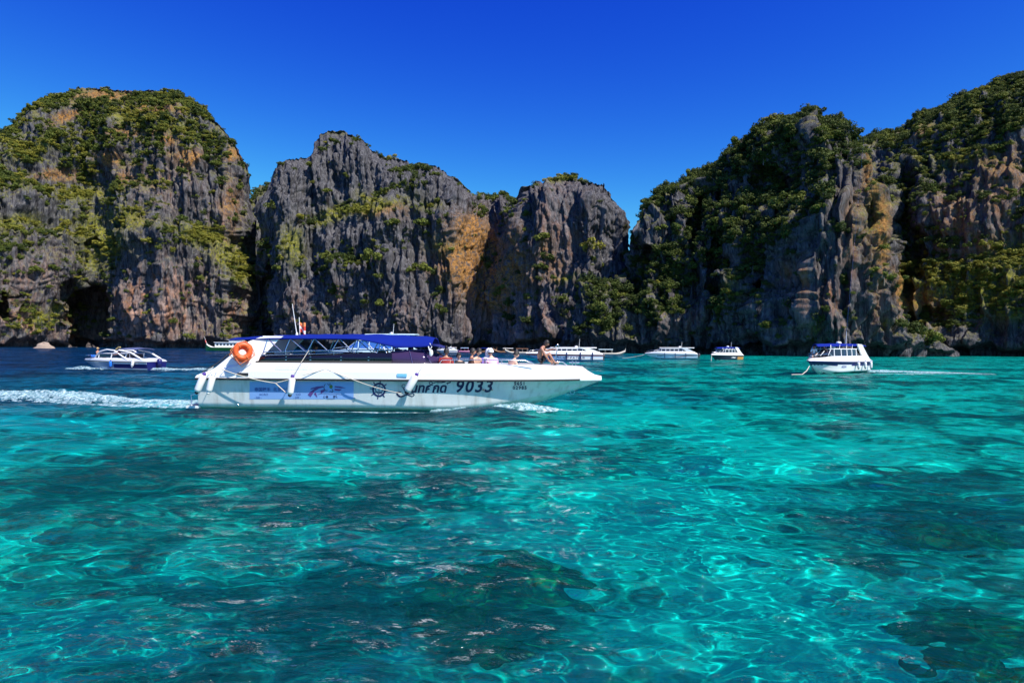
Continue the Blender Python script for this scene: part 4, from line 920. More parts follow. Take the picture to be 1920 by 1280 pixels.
lineart = ribbon(arc(1335, 225, 40, 55, 250, 60, 10)[::-1], 9)+ribbon(arc(1375, 165, 22, 20, 180, -20, 6), 9)+ribbon([(1385, 300), (1405, 290), (1430, 308), (1445, 285), (1425, 255)], 9)+ribbon([(1190, 335), (1215, 340), (1240, 328), (1330, 330), (1420, 340), (1520, 332), (1600, 345)], 5)+ribbon([(1340, 412), (1475, 412)], 5)+ribbon([(1300, 360), (1293, 395), (1312, 398)], 8)+ribbon([(1500, 350), (1492, 372), (1515, 398)], 8)
decal(sk(lineart), lambda a, b: onhull(a, b, .010), INK, 'print_emblem', sticker)
decal(sk([arc(1410, 215, 28, 32, 0, 340, 12)]), lambda a, b: onhull(a, b, .011), mat('olive_print', (.12, .2, .06), .5), 'print_emblem', sticker)
text_mesh('佳', .085, INK, 'print_characters', put(611.5, 745.5), sticker, bold=.002); text_mesh('景', .085, INK, 'print_characters', put(625.5, 745.5), sticker, bold=.002)
wc = (711.5, 730.5); wl = ribbon(arc(*wc, 11.2, 11.6, 0, 360, 28), 3.4)+ribbon(arc(*wc, 6.6, 7, 0, 360, 20), 1.3)
for k in range(8):
    a = R(45*k+8); wl += ribbon([(wc[0]+r_*math.cos(a), wc[1]+r_*math.sin(a)) for r_ in (12.5, 17.5)], 2.0)
    wl += ribbon([(wc[0]+r_*math.cos(a), wc[1]+r_*math.sin(a)) for r_ in (7, 11)], 1.0)
wl += ribbon([(711.5, 725), (711.5, 736)], 1.4)+ribbon(arc(711.5, 731, 4.6, 4.6, 20, 160, 8), 1.2)+ribbon([(708.5, 727.5), (714.5, 727.5)], 1.2)
decal(wl, lambda a, b: onhull(a, b, .006), mat('ink_blue_paint', (.010, .015, .10), .4), 'wheel_emblem', boat)
nm = ribbon(arc(757, 738, 10, 6, 150, 20, 12)[::1], [1.2, 1.6, 2.2, 2.8, 3.2, 3.4, 3.4, 3.2, 2.8, 2.4, 2, 1.6, 1.2])
sw = ribbon([(768, 736), (764, 739), (758, 742), (752, 743.5), (747, 741), (745, 737), (748, 734.5), (753, 735)], [1.3, 1.8, 2.6, 3.2, 3.6, 3.2, 2.4, 1.4])+ribbon([(762, 737), (768, 741), (774, 743), (778, 740), (775, 737), (769, 738.5), (763, 741)], 1.5)+ribbon(arc(757.5, 723.5, 3.2, 3.2, 30, 330, 10), 1.4)+ribbon([(757, 728), (760, 732), (764, 728), (765, 722), (769, 735)], 2.2)
hk = ribbon(arc(808.5, 718, 3.0, 2.6, 0, 360, 12), 1.3)+ribbon([(810, 720), (806, 724), (803, 727)], 1.3)+ribbon([(811, 719), (818, 716.5), (826, 715.2), (836, 715.6), (829, 717.3), (820, 718)], [1.2, 1.3, 1.6, 1.8, 1.2, .6])+ribbon([(846, 716), (842, 717.5), (838, 718), (841, 721)], [2.0, 1.8, 1.5, .8])
decal(sw, lambda a, b: onhull(a, b, .006), INK, 'name_lettering', boat); decal(hk, lambda a, b: onhull(a, b, .006), INK, 'name_lettering', boat)
text_mesh('นทศกด', .39, INK, 'name_lettering', put(769, 735), boat, shear=.22, bold=.013, space=.98)
text_mesh('9033', .54, INK, 'number_lettering', put(853, 734.5), boat, shear=.22, bold=.012, space=1.16)
text_mesh('5651', .15, INK, 'number_lettering', put(964.5, 721.8), boat, bold=.006, space=1.25); text_mesh('02985', .15, INK, 'number_lettering', put(962, 729.5), boat, bold=.006, space=1.25)
def ontop(px, py, out=.012):
    x = bx(px); z = bz(py, px); return Vector((x, -(HB.br(x)-.012)-out, z))
text_mesh('SUNGLASSES & LUNCH BOX CO.', .085, mat('faded_print', (.55, .55, .62), .5), 'faded_lettering', lambda a, b: ontop(516+a*58.2, 690-b*58.2, .0), boat)
mb = MB(); mb.box((bx(453.5), -(HB.br(1.5)+.0), bz(703.5)), (.36, .02, .09)); mb.build('side_vent', BLACK, boat)
mb = MB(); mb.box((bx(754), -(HB.br(6.7)+.0), bz(703)), (.31, .02, .10)); mb.build('blue_label', mat('sky_blue_sticker', (.18, .5, .8), .4), boat)
for px, py in ((447, 759), (666, 747)):
    mb = MB(); p = onhull(px, py, 0); mb.lathe([(.045, 0), (.045, .02), (.02, .03)], p, 10, axis=(0, -1, 0)); mb.build('drain_fitting', STEEL, boat)
mb = MB(); mb.tube([onhull(1074, 733, .0)+Vector((.0+.07*math.cos(a), -.02, .07*math.sin(a)-.04)) for a in np.linspace(0, 6.28, 14)[:-1]], .014, 6, closed=True); mb.build('bow_eye', STEEL, boat)
mb = MB()
for dx in (-.06, .06): mb.tube([(12.42+dx, 0, 1.5), (12.42+dx, 0, 1.70)], .022, 6)
mb.tube([(12.25, 0, 1.64), (12.6, 0, 1.64)], .018, 6); mb.build('bow_bitt', STEEL, boat)
mb = MB(); mb.tube([(11.6, -.55, 1.56), (11.75, -.53, 1.67), (12.0, -.45, 1.66), (12.15, -.4, 1.55)], .016, 6); mb.build('bow_grab_rail', STEEL, boat)
mb = MB(); mb.box((-.2, 0, .12), (.44, 2.5, .08)); mb.tube([(-.3, -1.1, .16), (-.33, -1.1, .5), (-.05, -1.1, .55)], .02, 6); mb.build('swim_platform', WHITE, boat)
# fenders, ropes, life rings and flag on the boat
def bw(x, y, z): return Vector((BX0+x, BY+y, z))
fender('fender', bw(.42, -1.80, 1.22), (-.38, -.05, -1), .11, .64, 'plump white fender hung at the outer stern corner of the big speedboat', ropeto=bw(.6, -1.55, 1.45), group='fenders along the big speedboat')
fender('fender', bw(.72, -1.83, 1.20), (-.25, -.03, -1), .10, .60, 'plump white fender second from the stern of the big speedboat', ropeto=bw(.8, -1.6, 1.48), group='fenders along the big speedboat', tip=FENDER)
fender('fender', bw(bx(552), -1.80, bz(706)), (-.13, -.02, -1), .105, .62, 'slim white fender with purple rope hanging over the pale blue sticker', ropeto=bw(bx(575), -1.42, 2.0), group='fenders along the big speedboat')
fender('fender', bw(bx(783), -1.82, bz(701)), (-.56, -.02, -1), .12, .66, 'tilted white fender hanging beside the name lettering', ropeto=bw(bx(795), -1.45, 1.62), group='fenders along the big speedboat')
def rope(label, P, r=.014, sag=0):
    mb = MB(); pts_ = []
    for (a, b) in zip(P[:-1], P[1:]):
        a, b = Vector(a), Vector(b); L_ = (b-a).length
        for i in range(8): t = i/8; pts_.append(a.lerp(b, t)-Vector((0, 0, sag*L_*4*t*(1-t))))
    pts_.append(Vector(P[-1])); mb.tube(pts_, r, 6)
    o = mb.build('rope', ROPE); return tag(o, label, 'rope')
rope('slack pale rope knotted along the stern half of the big speedboat', [bw(bx(415), -1.70, bz(693)), bw(bx(468), -1.74, bz(709)), bw(bx(519), -1.76, bz(719)), bw(bx(547), -1.78, bz(711))], .016, .02)
rope('short rope end dangling between the sticker fender and the long rope', [bw(bx(519), -1.76, bz(719)), bw(bx(541), -1.78, bz(738))], .016)
rope('long pale rope slanting from the gunwale across the ship wheel emblem', [bw(bx(568), -1.67, bz(704)), bw(bx(610), -1.56, bz(692)), bw(bx(662), -1.70, bz(711)), bw(bx(712), -1.66, bz(728)), bw(bx(762), -1.68, bz(738))], .013, .015)
def lifering(loc, rx, ry, rz, label, m=ORANGE):
    root = empty('life_ring', loc, 0, label, 'life ring', 'orange life rings on the stern arch'); root.rotation_euler = (rx, ry, rz)
    mb = MB(); mb.tube([(.215*math.cos(a), 0, .215*math.sin(a)) for a in np.linspace(0, 2*math.pi, 29)[:-1]], .088, 12, closed=True); mb.build('ring', m, root)
    mb = MB()
    for k in range(4):
        a = R(45+90*k); c = Vector((.215*math.cos(a), 0, .215*math.sin(a))); e = Vector((math.cos(a), 0, math.sin(a)))
        mb.tube([c+e*.094*math.cos(b)+Vector((0, .094*math.sin(b), 0)) for b in np.linspace(0, 2*math.pi, 13)[:-1]], .012, 5, closed=True)
    for k in range(4):
        a0, a1 = R(45+90*k), R(135+90*k); am = (a0+a1)/2
        mb.tube([(.31*math.cos(a0), -.03, .31*math.sin(a0)), (.38*math.cos(am), -.08, .38*math.sin(am)-.05), (.31*math.cos(a1), -.03, .31*math.sin(a1))], .012, 5)
    mb.build('grab_line', mat('orange_line', (.8, .22, .08), .7), root)
lifering(bw(bx(457), -1.72, bz(660)), 0, .2, R(28), 'orange life ring facing outward on the stern arch with loose grab line')
lifering(bw(bx(452), -1.55, bz(664)), .15, 0, R(10), 'second orange life ring tucked behind the front one on the stern arch')
fl = empty('flag', bw(bx(538), -.35, 2.5), 0, 'small red and white flag on a short staff above the canopy', 'flag')
mb = MB(); mb.tube([(0, 0, 0), (-.03, 0, .62)], .012, 6); mb.build('staff', WHITE, fl)
mb = MB(); rows = []
for i in range(9):
    t = i/8; rows.append([(-.01+.30*t*.7, .05*math.sin(t*6), .10+.40*k/4-.12*t+(.05*math.sin(t*4+k))) for k in range(5)])
mb.loft(rows)
for fi, f in enumerate(mb.f): mb.m[fi] = [0, 1, 0, 2][min(3, fi % 4)]
mb.build('flag_cloth', [mat('flag_red', (.62, .05, .03), .8), mat('flag_white', (.75, .72, .7), .8), mat('flag_orange', (.75, .25, .08), .8)], fl)

# people on the big speedboat (its deck is .645 above the water)
DK = .645
RED = mat('red_cloth', (.26, .02, .02), .8); PINK = mat('pink_cloth', (.66, .38, .62), .8); WCL = mat('white_cloth', (.74, .74, .76), .8); BCAP = mat('black_cloth', (.015, .015, .02), .8); MAUVE = mat('pale_mauve_cloth', (.62, .55, .70), .8)
def pax(px, y, rz, label, J, dz=0, sc=1.0, **k):
    fy = math.sin(rz)                        # keep feet and knees inside the boat
    if px > 820: y = -(HB.br(bx(px))-.38)+max(0, -fy)*.52*sc+abs(math.cos(rz))*.05
    return person(bw((px-960)/F*(BY+y)-BX0, y, DK+dz+(.05 if px > 820 else 0)), rz, label, J, scale=sc, group='passengers on the big speedboat', **k)
S1 = sit(.05, 0, .42)
pax(835, -.90, R(80), 'person with dark hair in a bun and red top seated just ahead of the windscreen', sit(.08, 0, .44), skin=SKIN, shirt=RED, hair='bun', bottoms=BCAP)
pax(844, -1.02, R(100), 'bare shouldered person bent low beside the person in the red top', sit(.26, 0, .30), dz=-.02, skin=SKINL, hair='short', bottoms=NAVY, sc=.9)
pax(860, -.85, R(-80), 'small person in a black cap facing the camera', sit(.05, 0, .42), sc=.9, skin=SKINL, shirt=BCAP, cap=BCAP, headdir=(1, 0, .1))
pax(881, -.70, R(10), 'dark haired person partly hidden behind the bare chested passenger', sit(.05, 0, .44), skin=SKIN, shirt=mat('brown_cloth', (.12, .05, .035), .8), bottoms=BCAP)
pax(888, -1.0, R(-40), 'bare chested person looking down with an arm along the rail', sit(.14, .5, .44), skin=SKINL, bottoms=NAVY, headdir=(1, .1, -.35))
pax(914, -.92, R(-60), 'person in a white headscarf and violet top facing the camera', sit(.04, 0, .43), skin=SKINL, shirt=mat('violet_cloth', (.22, .16, .5), .8), hair='scarf', cap=WCL, headdir=(1, 0, -.05))
pax(927, -1.02, R(120), 'person in a white cap and pale pink shirt seen from behind', sit(.16, .2, .43), skin=SKINL, shirt=PINK, cap=WCL, headdir=(1, .2, 0))
pax(951, -.98, R(30), 'dark haired bare shouldered person leaning forward near the bow deck', sit(.22, .3, .36), skin=SKINL, bottoms=BCAP, headdir=(1, 0, -.3))
pax(503, -.95, R(150), 'person with short dark hair standing under the stern end of the canopy', sit(.05, 0, .66), skin=SKIN, shirt=mat('dark_blue_cloth', (.02, .03, .08), .8))
pax(585, -.3, R(0), 'person in an orange life vest half hidden under the canopy', sit(.05, 0, .60), skin=SKIN, shirt=mat('orange_cloth', (.6, .17, .05), .8))
pax(766, -.35, R(-30), 'person in a pink top behind the tinted windscreen', sit(.05, 0, .55), skin=SKINL, shirt=mat('rose_cloth', (.62, .22, .26), .8))
# the man sitting on the bow deck with a pole
Jm = dict(pelvis=(0, 0, .12), waist=(-.02, 0, .30), chest=(.06, 0, .54), neck=(.16, 0, .66), head0=(.20, 0, .71), head=(.26, 0, .79),
          shl=(.08, .18, .60), ell=(.30, .20, .50), wrl=(.48, .12, .55), hal=(.55, .10, .56),
          shr=(.06, -.18, .60), elr=(.20, -.24, .34), wrr=(.36, -.18, .12), har=(.42, -.16, .07),
          hil=(.05, .10, .11), knl=(.40, .12, .42), anl=(.46, .10, .07), tol=(.62, .10, .035),
          hir=(.06, -.11, .11), knr=(.34, -.16, .40), anr=(.55, -.18, .07), tor=(.72, -.20, .035))
MX = (1012-960)/F*(BY-.45)-BX0
person(bw(MX, -.42, 1.585), 0, 'bare chested person in dark shorts sitting on the bow deck holding a silver pole', Jm, skin=SKIN, bottoms=BCAP, hair='short', headdir=(1, -.25, -.45), scale=.9, group='passengers on the big speedboat')
pl = empty('bow_pole', bw(MX+.52, -.35, 1.57), 0, 'silver pole with a triangular handle held upright on the bow deck', 'pole')
mb = MB(); mb.tube([(0, 0, 0), (.05, .02, .35), (.09, .03, .50)], .016, 7); mb.build('shaft', STEEL, pl)
mb = MB(); mb.tube([(.09, .03, .50), (.0, .02, .59), (.06, .02, .66), (.12, .02, .68), (.14, .02, .64)], .016, 7, closed=True); mb.tube([(-.0, .02, .59), (-.07, .3, .54), (-.1, .42, .53)], .013, 6); mb.build('triangle_handle', STEEL, pl)
mb = MB(); mb.box((0, 0, .05), (.10, .08, .1)); mb.build('foot', BLACK, pl)
# ------------------------------------------------------------------ the other boats
def paint(name, c, r=.3): return mat(name, c, r, coat=.3, noise=.03)
TINT = mat('dark_cabin_glass', (.012, .014, .02), .08, spec=.8)
def cruiser(px, Y, th, L, beam, label, rail, gun, top, hullm, bands=(), deckm=WHITE, roof='hard', roofm=WHITE, roofx=(.30, .86), cabx=(.32, .80), fend=(), motors=2, cloth=None, nwin=5, arch=True, winm=None, mast=True, strut=False, right=False):
    """th: how far the bow is turned towards the camera from pointing straight left (or right)"""
    rz = math.pi+R(th) if not right else -R(th)
    xc = (px-960)/F*Y
    root = empty('speedboat', (xc-math.cos(rz)*L/2, Y-math.sin(rz)*L/2, 0), rz, label, 'speedboat', 'boats in the bay')
    h = Hull(L, beam, rail, bow=.34, stem=.80, tip=.05, draft=.35, ov=.05, sheer=.12*rail)
    h.build([hullm]+[b[0] for b in bands], root, [(b[1], b[2], i+1, b[3], b[4]) for i, b in enumerate(bands)], nst=30)
    h.rim('rub_rail', -.03, .03, .005, BLACK if rail < .9 else NAVY, root)
    gzf = lambda x: float(np.interp(x/L, [0, .08, .3, .75, 1.0], [rail+.15, gun, gun, gun*.985, h.zr(L)+.06]))
    h.deck(gzf, [deckm], root, (L*.06, L*.74), inset=beam*.08, floor=rail*.6, tumble=beam*.05)
    a, b = L*cabx[0], L*cabx[1]
    hb = lambda x: (h.br(x)-beam*.10)
    zc = gun+(top-gun)*.52
    wm = winm or TINT
    # cabin: pillars with a pane between each two, raked screen in front
    xs = np.linspace(a, b-(b-a)*.22, nwin+1)
    for sg in (-1, 1):
        for i in range(nwin):
            x0, x1 = xs[i]+.05, xs[i+1]-.05; mb = MB()
            P = [(x0, sg*hb(x0), gun+.02), (x1, sg*hb(x1), gun+.02), (x1, sg*hb(x1)*.94, zc), (x0, sg*hb(x0)*.94, zc)]; Q = [(p[0], p[1]-sg*.03, p[2]) for p in P]
            mb.add(P+Q, [(0, 1, 2, 3), (7, 6, 5, 4), (0, 4, 5, 1), (1, 5, 6, 2), (2, 6, 7, 3), (3, 7, 4, 0)]); mb.build('window', wm, root)
        for i in range(nwin+1):
            mb = MB(); mb.tube([(xs[i], sg*(hb(xs[i])+.01), gun), (xs[i]-.05, sg*(hb(xs[i])*.94+.01), zc+.03)], .05, 6); mb.build('window_pillar', deckm, root)
        mb = MB(); mb.tube([(xs[0]-.1, sg*(hb(xs[0])*.94+.01), zc+.03)]+[(x, sg*(hb(x)*.94+.01), zc+.03) for x in xs], .05, 6); mb.build('window_header', deckm, root)
    x0, x1 = xs[-1], b
    mb = MB(); hf = hb(x0)
    plan = [(x0, -hf), (x0+(x1-x0)*.55, -hf*.82), (x1, -hf*.42), (x1+.08, 0), (x1, hf*.42), (x0+(x1-x0)*.55, hf*.82), (x0, hf)]
    rk = (x1-x0)*.75
    rings = [[(x, y, gun+.02), (x-rk*(x-x0+.02)/(x1-x0), y*.94, zc), (x-rk*(x-x0+.02)/(x1-x0)-.03, y*.93, zc), (x-.03, y*.98, gun+.02)] for x, y in plan]
    mb.loft(rings, closed_ring=True, caps=True, smooth=False); ws = mb.build('windscreen', wm, root)
    mb = MB(); mb.tube([(r[1][0], r[1][1], r[1][2]+.02) for r in rings], .035, 6)
    for r in rings[1:-1:1]: mb.tube([r[0], r[1]], .03, 5)
    mb.build('screen_frame', deckm, ws)
    r0, r1 = L*roofx[0]-L*.06, L*roofx[1]-L*.12
    rh = lambda x: hb(max(x, L*.3))*float(np.interp((x-r0)/(r1-r0), [0, .1, .8, 1], [.92, 1, .95, .6]))
    if roof == 'canvas': canopy('canopy', r0, r1, rh, lambda x: top-.18*max(0, (x-r0)/(r1-r0)-.6), [roofm], root, lambda x: (top-gun)*.20, n=14, k=10)
    elif roof == 'hard': canopy('hardtop', r0, r1, rh, lambda x: top-.10*max(0, (x-r0)/(r1-r0)-.5)**2, [roofm], root, lambda x: .08, thick=.10, n=14, k=10)
    if roof:
        for sg in (-1, 1):
            for k in range(6 if strut else 3):
                x = r0+(r1-r0)*(.12+.72*k/(5 if strut else 2)); mb = MB(); mb.tube([(x+.1, sg*(hb(max(x, L*.2))*.95), gun if x < a else zc+.03), (x-.08, sg*rh(x)*.96, top-.14)], .028 if strut else .022, 6); mb.build('roof_strut', STEEL if not strut else deckm, root)
    if arch:
        for sg in (-1, 1):
            y = h.br(L*.1)-beam*.06; poly_ = [(L*.02, rail+.12), (L*.10, gun+.1), (L*.22, top-.06), (L*.32, top-.02), (L*.31, top-.12), (L*.25, gun+.25), (L*.21, gun), (L*.08, rail+.1)]
            mb = MB(); mb.prism(poly_, sg*y-.05, sg*y+.05); mb.build('arch', deckm, root)
    if mast:
        mb = MB(); mb.tube([(L*.3, .2, top-.05), (L*.29, .2, top+L*.11)], [.03, .015], 5); mb.build('antenna', WHITE, root)
        mb = MB(); mb.lathe([(.22, 0), (.24, .08), (.16, .17), (.03, .2)], (L*.33, -.3, top), 10); mb.build('radar_dome', WHITE, root)
    for k in range(motors):
        y = (k-(motors-1)/2)*.6; mb = MB(); s = min(1, L/9)
        mb.lathe([(.10, rail*.55), (.19, rail*.6), (.21, rail*.6+.3), (.16, rail*.6+.48), (.05, rail*.6+.55)], (-.32*s, y, 0), 10); mb.box((-.3*s, y, rail*.3), (.16, .13, rail*.75)); mb.build('outboard_motor', paint('grey_motor', (.05, .05, .06)) if k else NAVY, root)
    mb = MB()
    for sg in (-1, 1):
        mb.tube([(L*.76, sg*h.br(L*.76)*.85, gzf(L*.76)), (L*.79, sg*h.br(L*.79)*.85, gzf(L*.79)+.3), (L*.9, sg*h.br(L*.9)*.8, gzf(L*.9)+.32), (L*.975, sg*.10, gzf(L*.975)+.3)], .018, 5)
    mb.tube([(L*.975, -.10, gzf(L*.975)+.3), (L*.975, .10, gzf(L*.975)+.3)], .018, 5); mb.build('bow_rail', STEEL, root)
    M = Matrix.Translation(root.location) @ Matrix.Rotation(rz, 4, 'Z')
    for fx, m_, d, ln, lab in fend:
        sg = 1 if not right else -1
        p = M @ Vector((L*fx, sg*(h.br(L*fx)+.12), rail+.05)); fender('fender', p, (0, 0, -1), d, ln, lab, m=m_, group=None, n=10, tip=m_ if m_ is not FENDER else None)
    return root, h, M
bands_w = lambda m, z0, z1, x0=0, x1=1: (m, z0, z1, x0, x1)
ORST = paint('orange_red_stripe', (.55, .09, .03)); LBL = paint('pale_blue_paint', (.35, .55, .80)); CYAN = paint('light_blue_paint', (.62, .80, .86)); TEAL = paint('teal_paint', (.05, .42, .40)); GRN = paint('green_paint', (.05, .33, .06)); DKB = paint('blue_black_paint', (.012, .014, .035))

def W(px, py): return on_water(px, py).y
# right: the nearest of them, coming towards us
b12, h12, M12 = cruiser(1564, W(1564, 700), 42, 10.0, 2.9, 'white speedboat with blue canopy heading left before a wake, nearest boat at right', 1.0, 1.55, 2.6, WHITE, [bands_w(NAVY, .72, 1.01), bands_w(DKB, -2, .10)], roof='canvas', roofm=BLUECLOTH, roofx=(.12, 1.0), cabx=(.22, .86), motors=3, nwin=5, strut=True,
    fend=[(.38, FENDER, .12, .62, 'white fender nearest the bow of the right-hand speedboat'), (.22, FENDER, .12, .62, 'white fender in the middle of the row on the right-hand speedboat'), (.08, FENDER, .12, .66, 'white fender by the stern quarter of the right-hand speedboat')])
p = M12 @ Vector((-.25, .9, 1.0)); fender('fender', p, (0, 0, -1), .12, .66, 'white fender hung behind the transom of the right-hand speedboat', n=10)
tm = lambda hh, L, x0, z0: (lambda a, b: Vector((x0-a, hh.side(x0-a, z0+b)+.012, z0+b)))      # port side reads towards the stern
text_mesh('AQUA', .26, paint('blue_lettering', (.03, .07, .38)), 'name_lettering', tm(h12, 10.0, 6.4, .55), b12, shear=.2, bold=.005)
person(M12 @ Vector((7.7, .35, 1.0)), math.pi+R(40), 'person in dark clothes at the bow of the right-hand speedboat', sit(.05, 0, .45), shirt=BCAP, bottoms=BCAP, group='people on the right-hand speedboat')
person(M12 @ Vector((8.2, -.35, 1.0)), math.pi+R(70), 'person in white leaning at the bow of the right-hand speedboat', sit(.1, 0, .45), shirt=WCL, bottoms=BCAP, group='people on the right-hand speedboat')
rope_p = M12 @ Vector((8.2, 0, .95))
rope('loose painter rope trailing in the water off the right-hand bow', [M12 @ Vector((9.9, .05, .72)), M12 @ Vector((10.5, .1, .35)), M12 @ Vector((11.1, 0, .06)), M12 @ Vector((11.9, -.5, .05)), M12 @ Vector((12.4, -.2, .06))], .035)
# middle right, moored
b10, h10, M10 = cruiser(1258, W(1258, 672.5), -12, 9.4, 2.9, 'moored white speedboat with hardtop and an orange wave line on its hull', .85, 1.42, 2.15, CYAN, [bands_w(WHITE, .55, 1.02), bands_w(NAVY, -2, .06)], roofx=(.12, .84), cabx=(.2, .82), motors=2, nwin=6)
decal(ribbon([(4.6, .42), (4.0, .38), (3.4, .40), (2.7, .50), (2.0, .62), (1.3, .66), (.7, .60)], [.03, .06, .09, .11, .12, .11, .06]), lambda a, b: Vector((a, h10.side(a, b)+.012, b)), ORST, 'orange_wave', b10)
decal(ribbon([(7.6, .55), (7.0, .62), (6.3, .60), (5.7, .66)], [.03, .10, .12, .03])+ribbon([(7.2, .48), (6.4, .46)], .05), lambda a, b: Vector((a, h10.side(a, b)+.012, b)), INK, 'name_lettering', b10)
for k, fx in enumerate((.22, .42, .62)):
    mb = MB(); xx = 9.4*fx; mb.tube([(xx, h10.br(xx)+.02, 1.1), (xx, h10.br(xx)+.04, .75), (xx, h10.side(xx, .3)+.05, .2)], .05, 6); mb.build('fender_strap', NAVY, b10)
rope('pale mooring line running left from the bow with the orange wave boat', [M10 @ Vector((9.3, 0, .8)), M10 @ Vector((11.5, .6, .3)), M10 @ Vector((13.5, 1.2, .05))], .03, .02)
b11, h11, M11 = cruiser(1359, W(1359, 676), 38, 7.4, 2.5, 'moored dark hulled speedboat with blue canopy and white topsides', .85, 1.35, 2.25, DKB, [bands_w(WHITE, -2, .15), bands_w(paint('amber_paint', (.5, .25, .06)), .15, .75, 0, .22)], roof='canvas', roofm=BLUECLOTH, roofx=(.14, .95), cabx=(.2, .78), motors=2, nwin=4, strut=True)
decal(ribbon([(3.6, .5), (3.1, .56), (2.6, .5), (2.2, .55)], [.04, .14, .16, .05]), lambda a, b: Vector((a, h11.side(a, b)+.012, b)), WHITE, 'name_lettering', b11)
rope('mooring line slanting left from the dark hulled boat', [M11 @ Vector((7.3, 0, .8)), M11 @ Vector((9.0, 1.2, .3)), M11 @ Vector((10.5, 2.2, .05))], .03, .02)
# behind the bow
b8, h8, M8 = cruiser(1057, W(1057, 676.5), 4, 11.3, 3.0, 'long white speedboat with orange stripe and PHUKET lettering beyond the bow', .95, 1.5, 2.08, LBL, [bands_w(ORST, .80, 1.02), bands_w(WHITE, .20, .62, 0, .5), bands_w(paint('mid_blue_paint', (.08, .2, .5)), -2, .12)], roofx=(.14, .80), cabx=(.2, .82), motors=2, nwin=7)
text_mesh('PHUKET P.A TOUR', .46, INK, 'name_lettering', tm(h8, 11.3, 6.9, .36), b8, shear=.1, bold=.004, space=1.1)
for k, fx in enumerate((.14, .30, .48, .70)):
    mb = MB(); xx = 11.3*fx; mb.tube([(xx, h8.br(xx)+.02, 1.3), (xx, h8.br(xx)+.05, .9), (xx, h8.side(xx, .4)+.07, .2)], .08, 6); mb.build('fender_strap', NAVY, b8)
b4, h4, M4 = cruiser(704, W(704, 680), -6, 11.2, 3.4, 'teal hulled boat with pale roof and blue tinted windows behind the canopy', 1.2, 1.75, 3.55, TEAL, [bands_w(WHITE, .86, 1.02)], deckm=CYAN, roofm=CYAN, roofx=(.10, .72), cabx=(.16, .80), motors=3, nwin=4, winm=paint('blue_window', (.05, .15, .5), .1))
b5, h5, M5 = cruiser(838, W(838, 660.5), 0, 6.6, 2.3, 'small white cabin boat moored below the overhang left of the bow passengers', .6, 1.05, 1.6, WHITE, [], roofx=(.1, .75), cabx=(.15, .75), motors=1, nwin=3)
b3, h3, M3_ = cruiser(512, W(512, 659), 5, 13, 3.0, 'cream boat with dark keel line moored beneath the canopy opening', .9, 1.35, 1.75, paint('cream_paint', (.62, .54, .40)), [bands_w(DKB, -2, .3)], deckm=paint('cream_deck', (.66, .58, .44)), roof=None, cabx=(.25, .5), motors=1, nwin=3, arch=False, mast=False, right=True)
# left: the cruiser under way
b1, h1, M1 = cruiser(226, W(226, 693), -14, 7.1, 2.4, 'small white sports cruiser with navy flash speeding away on the left', .68, .98, 1.62, WHITE, [bands_w(NAVY, .25, .70, .0, .46), bands_w(paint('silver_paint', (.30, .36, .46)), .30, .92, .45, 1)], roof=None, cabx=(.30, .80), motors=1, nwin=2, arch=False, mast=False, deckm=paint('off_white', (.62, .63, .66)))  # deck in off-white paint, greyer than the white gelcoat
mb = MB()
for sg in (-1, 1):
    mb.tube([(5.5, sg*.55, 1.0), (4.7, sg*.85, 1.5), (4.0, sg*.9, 1.66), (3.2, sg*.95, 1.58), (2.3, sg*1.05, 1.1), (1.6, sg*1.1, .75)], .06, 7)
    mb.tube([(2.7, sg*1.0, 1.62), (1.6, sg*1.02, 1.45), (.6, sg*1.02, .95), (.05, sg*1.0, .62)], .07, 7)
mb.build('targa_frame', WHITE, b1)
canopy('bimini', 1.1, 2.7, lambda x: 1.0, lambda x: 1.84-.06*abs(x-2), [mat('blue_grey_canvas', (.07, .09, .20), .8)], b1, lambda x: .12, n=8, k=8)
mb = MB(); mb.tube([(4.0, 0, 1.66), (3.7, 0, 1.85), (3.55, 0, 1.84)], .05, 6); mb.build('searchlight', mat('yellow_lamp_cover', (.6, .45, .15), .5), b1)
p = M1 @ Vector((3.3, 1.22, .78)); fender('fender', p, (0, 0, -1), .12, .55, 'blue fender amidships on the small left cruiser', m=paint('blue_vinyl', (.02, .16, .62)), n=10, tip=NAVY)
p = M1 @ Vector((5.7, .80, 1.12)); q = fender('fender', p, (.3, 1, -.1), .12, .5, 'blue fender lying on the bow deck of the left cruiser', m=paint('blue_vinyl', (.02, .16, .62)), n=10, tip=NAVY)
p = M1 @ Vector((1.1, 1.25, .80)); fender('fender', p, (-.2, 0, -1), .11, .5, 'white fender by the stern of the left cruiser', n=10, tip=FENDER)
person(M1 @ Vector((2.85, .78, .22)), math.pi+R(20), 'person in dark top and yellow shorts standing at the stern of the left cruiser', stand(.05), shirt=mat('maroon_cloth', (.10, .02, .04), .8), bottoms=mat('yellow_cloth', (.62, .40, .05), .8), group='people on the left cruiser', scale=.92)
person(M1 @ Vector((5.6, .05, .70)), 0, 'sunbather sitting on the bow of the left cruiser', sit(-.12, 0, .25, .5), bottoms=RED, cap=mat('straw_hat', (.5, .33, .15), .9), group='people on the left cruiser', scale=.9)
